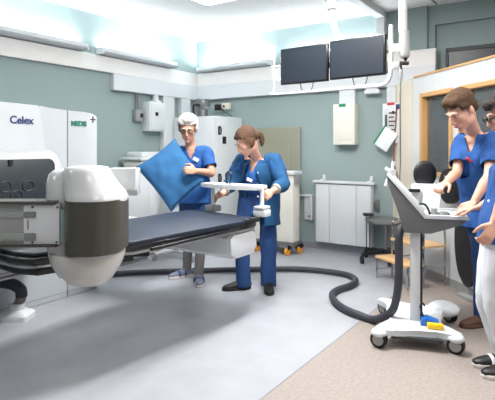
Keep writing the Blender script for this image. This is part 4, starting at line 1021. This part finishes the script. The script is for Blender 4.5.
# ---- 2 younger woman
def hair_y(b, c, m, s):
    he(b, c, m, s, [((0, -.022, .045), (.085, .100, .088)), ((-.048, .022, .055), (.034, .048, .042)), ((.048, .022, .055), (.034, .048, .042)), ((0, -.075, .01), (.055, .045, .055)), ((.066, .005, .0), (.022, .055, .055)), ((-.066, .005, .0), (.022, .055, .055))])
    tube(b, [c+m@V((.0, -.10, .01))*s, c+m@V((0, -.135, -.015))*s, c+m@V((.0, -.13, -.07))*s, c+m@V((.0, -.10, -.115))*s], [.022*s, .030*s, .026*s, .010*s], 12, 4, round_caps=True)
aL = G(FL(268, 290).x, 4.72, .09); aR = G(FL(243, 289).x, 4.74, .09)
Jy = dict(foot=V(((aL.x+aR.x)/2, 4.73, 0)), head=P(246.5, 141.5, 4.55), neck=P(256.5, 159, 4.70), chest=P(257, 176, 4.72), shR=P(241, 162, 4.80), shL=P(274, 162, 4.62),
          elR=P(231, 185, 4.66), wrR=P(221, 195, 4.45), haR=P(214, 198, 4.39), elL=P(284, 184, 4.46), wrL=P(271, 192, 4.22), haL=P(264, 198, 4.09),
          hipR=P(250, 197, 4.80), hipL=P(268, 197, 4.82), knR=V((aR.x+.0, aR.y+.0, .48)), knL=V((aL.x+.0, aL.y+.03, .48)), anR=aR, anL=aL)
fy = (-.78, -.38, -.58)
t, g, hm, q_ = person('woman with brown ponytail in dark blue cardigan leaning over the end of the couch', dict(J=Jy, face=fy, front=(-.3, -1, 0), skin='skin2', hairm='hairbrown', hair=hair_y,
    hcut=lambda p: (p.y > .045 and p.z < .06) or (p.y > -.09 and p.z < -.055) or (p.y > .03 and p.z < .0), top='scrub', hem=.72, trm='trous', leg_end=1, seed=3, shoem='clog', solem='clog', toeR=(-1, -.35, 0), toeL=(.05, -1, 0),
    handR=(V((.3, -.6, -.5)), V((0, 0, 1)), 1.0), handL=(V((-.4, .3, -.3)), V((0, 0, 1)), 1.0), slv=.5, s=1.09, bw=1.0, vd=.12, vw=.045, legw=.98))
# open cardigan
def cardigan(t, g, q):
    b = nb(); hc, wa, ch, nk, sd, tf = q['hc'], q['waist'], q['chest'], q['nk'], q['side'], q['tf']
    sc_ = (g['shR']+g['shL'])/2; shw = (g['shR']-g['shL']).length/2; hem = .62
    tube(b, [V((hc.x, hc.y, hem-.05)), V((hc.x, hc.y, hem)), hc, wa, ch, sc_-V((0, 0, .01)), nk], [(.235, .185), (.23, .18), (.215, .165), (.195, .155), (.205, .160), (shw*.97+.02, .115), (.085, .08)], 28, 4, side=sd)
    for k in 'RL':
        sh, el, wr = g['sh'+k], g['el'+k], g['wr'+k]; e2 = el.lerp(wr, .60)
        tube(b, [sh.lerp(sc_, .5), sh, sh.lerp(el, .5), el, el.lerp(e2, .6), e2], [.078, .075, .073, .068, .058, .052], 18, 3)
    me = remesh(b, .010, 3, fold(.020, 8, 11))
    def f(co):
        if co.z < hem: return True
        r = co-nk; fx = r.dot(tf); sx = r.dot(sd)
        if co.z > nk.z-.002 and r.length < .115: return True
        open_ = .035+.055*min(1, max(0, (nk.z-co.z)/.25)); 
        return fx > .02 and abs(sx+.0) < open_ and co.z > hem
    cut(me, f)
    o = mobj('cardigan', me, 'jacket', t, 180); m = o.modifiers.new('t', 'SOLIDIFY'); m.thickness = .006; m.offset = -1
    o['label'] = 'dark blue open cardigan'
    for k in 'RL':
        el, wr = g['el'+k], g['wr'+k]
        b = nb(); tube(b, [el.lerp(wr, .58), el.lerp(wr, .70)], [.047, .042], 16); q2 = obj('cuff', b, 'grey', o)
    for z in (.02, .13, .24):
        b = nb(); p = ch+tf*.165+sd*(-.10)+V((0, 0, .06-z)); ell(b, p, .008, None, 8); obj('button', b, 'white', o)
cardigan(t, g, q_)
b = nb(); p0 = g['chest']+q_['tf']*.145+V((-.0, 0, -.03)); box(b, p0, (.055, .006, .03), Matrix.Rotation(.4, 3, 'Y'), .002); obj('name_badge', b, 'paper', t)

# ---- 3 man
def hair_m(b, c, m, s): he(b, c, m, s, [((0, -.022, .05), (.088, .100, .086)), ((0, .030, .094), (.064, .045, .027)), ((.04, .040, .078), (.032, .034, .03)), ((-.035, .040, .080), (.034, .034, .03)), ((-.066, .01, .035), (.024, .04, .035)), ((.066, .01, .035), (.024, .04, .035)), ((0, -.07, -.01), (.066, .045, .06))])
Jm = dict(foot=V((1.72, 3.80, 0)), head=P(461, 110, 3.56), neck=P(474, 133, 3.74), chest=P(474, 160, 3.78), shR=P(461, 143, 3.86), shL=P(493, 139, 3.64),
          elR=P(457, 172, 3.72), wrR=P(446, 183, 3.55), haR=P(438, 187, 3.48), elL=P(489, 175, 3.46), wrL=P(474, 202, 3.40), haL=P(466, 208, 3.36),
          hipR=P(475, 201, 3.92), hipL=P(491, 201, 3.80), knR=V((1.81, 3.80, .52)), knL=V((1.94, 3.84, .52)), anR=V((1.81, 3.76, .09)), anL=V((1.97, 3.90, .09)))
t, g, hm, q_ = person('man with brown hair in blue scrubs operating the console cart', dict(J=Jm, face=(-.80, -.28, -.66), front=(-.6, -.8, 0), skin='skin2', hairm='hairman', hair=hair_m,
    hcut=lambda p: (p.y > .05 and p.z < .052) or (p.z < -.055) or (p.y > .02 and p.z < .02) or (p.y > -.035 and p.z < -.01), top='scrubm', hem=.74, trm='trous', leg_end=1, seed=5, shoem='brown', solem='brown', toeR=(-1, -.25, 0), toeL=(-.9, -.4, 0), straps=1, strapm='brown',
    handR=(V((0, 0, -1)), V((0, -1, 0)), .85), handL=(V((0, 0, -1)), V((-.3, .8, 0)), .15), slv=.74, s=1.16, bw=1.0, vd=.14, vw=.05, hs=1.05, legw=.95))
b = nb(); p0 = g['chest']+q_['tf']*.145+q_['side']*-.05+V((0, 0, .0)); box(b, p0, (.045, .03, .015), Matrix.Rotation(.7, 3, 'Y'), .002); q = obj('name_badge', b, 'red', t); q['label'] = 'red badge'
# ---- 4 person at right edge
def hair_d(b, c, m, s): he(b, c, m, s, [((0, -.022, .045), (.088, .102, .090)), ((0, .05, .080), (.066, .045, .035)), ((-.062, .02, .035), (.026, .06, .05)), ((.062, .02, .035), (.026, .06, .05)), ((0, -.09, .0), (.06, .05, .06))])
Je = dict(foot=V((1.47, 2.86, 0)), head=P(504, 114, 2.92), neck=P(514, 142, 2.92), chest=P(516, 172, 2.92), shR=P(512, 152, 3.10), shL=P(518, 152, 2.74),
          elR=P(507, 192, 3.14), wrR=P(480, 207, 3.20), haR=P(466, 210, 3.24), elL=P(507, 192, 2.70), wrL=P(494, 224, 2.68), haL=P(488, 236, 2.66),
          hipR=P(503, 228, 3.02), hipL=P(504, 228, 2.88), knR=V((1.50, 3.04, .47)), knL=V((1.485, 2.90, .47)), anR=V((1.61, 3.05, .09)), anL=V((1.595, 2.93, .09)))
t, g, hm, q_ = person('dark-haired person in blue top and white trousers at the right edge of the photo', dict(J=Je, face=(-.90, .10, -.38), front=(-1, 0, 0), skin='skin2', hairm='hairdark', hair=hair_d,
    hcut=lambda p: (p.y > .045 and p.z < .05) or (p.z < -.06 and p.y > -.05) or (p.y > .02 and p.z < -.0), top='scrubm', hem=.80, trm='trouw', leg_end=1, seed=9, shoem='black', solem='sole', toeR=(-1, .05, 0), toeL=(-1, -.1, 0), straps=2, strapm='white',
    handR=(V((0, 0, -1)), V((0, -1, 0)), .15), handL=(V((0, .9, .1)), V((-1, 0, 0)), .7), slv=.85, s=1.0, bw=.95, legw=1.10, ease=.036, leg_z=.10, vd=.10, vw=.04))
glasses(t, g['head'], hm, 1.0)
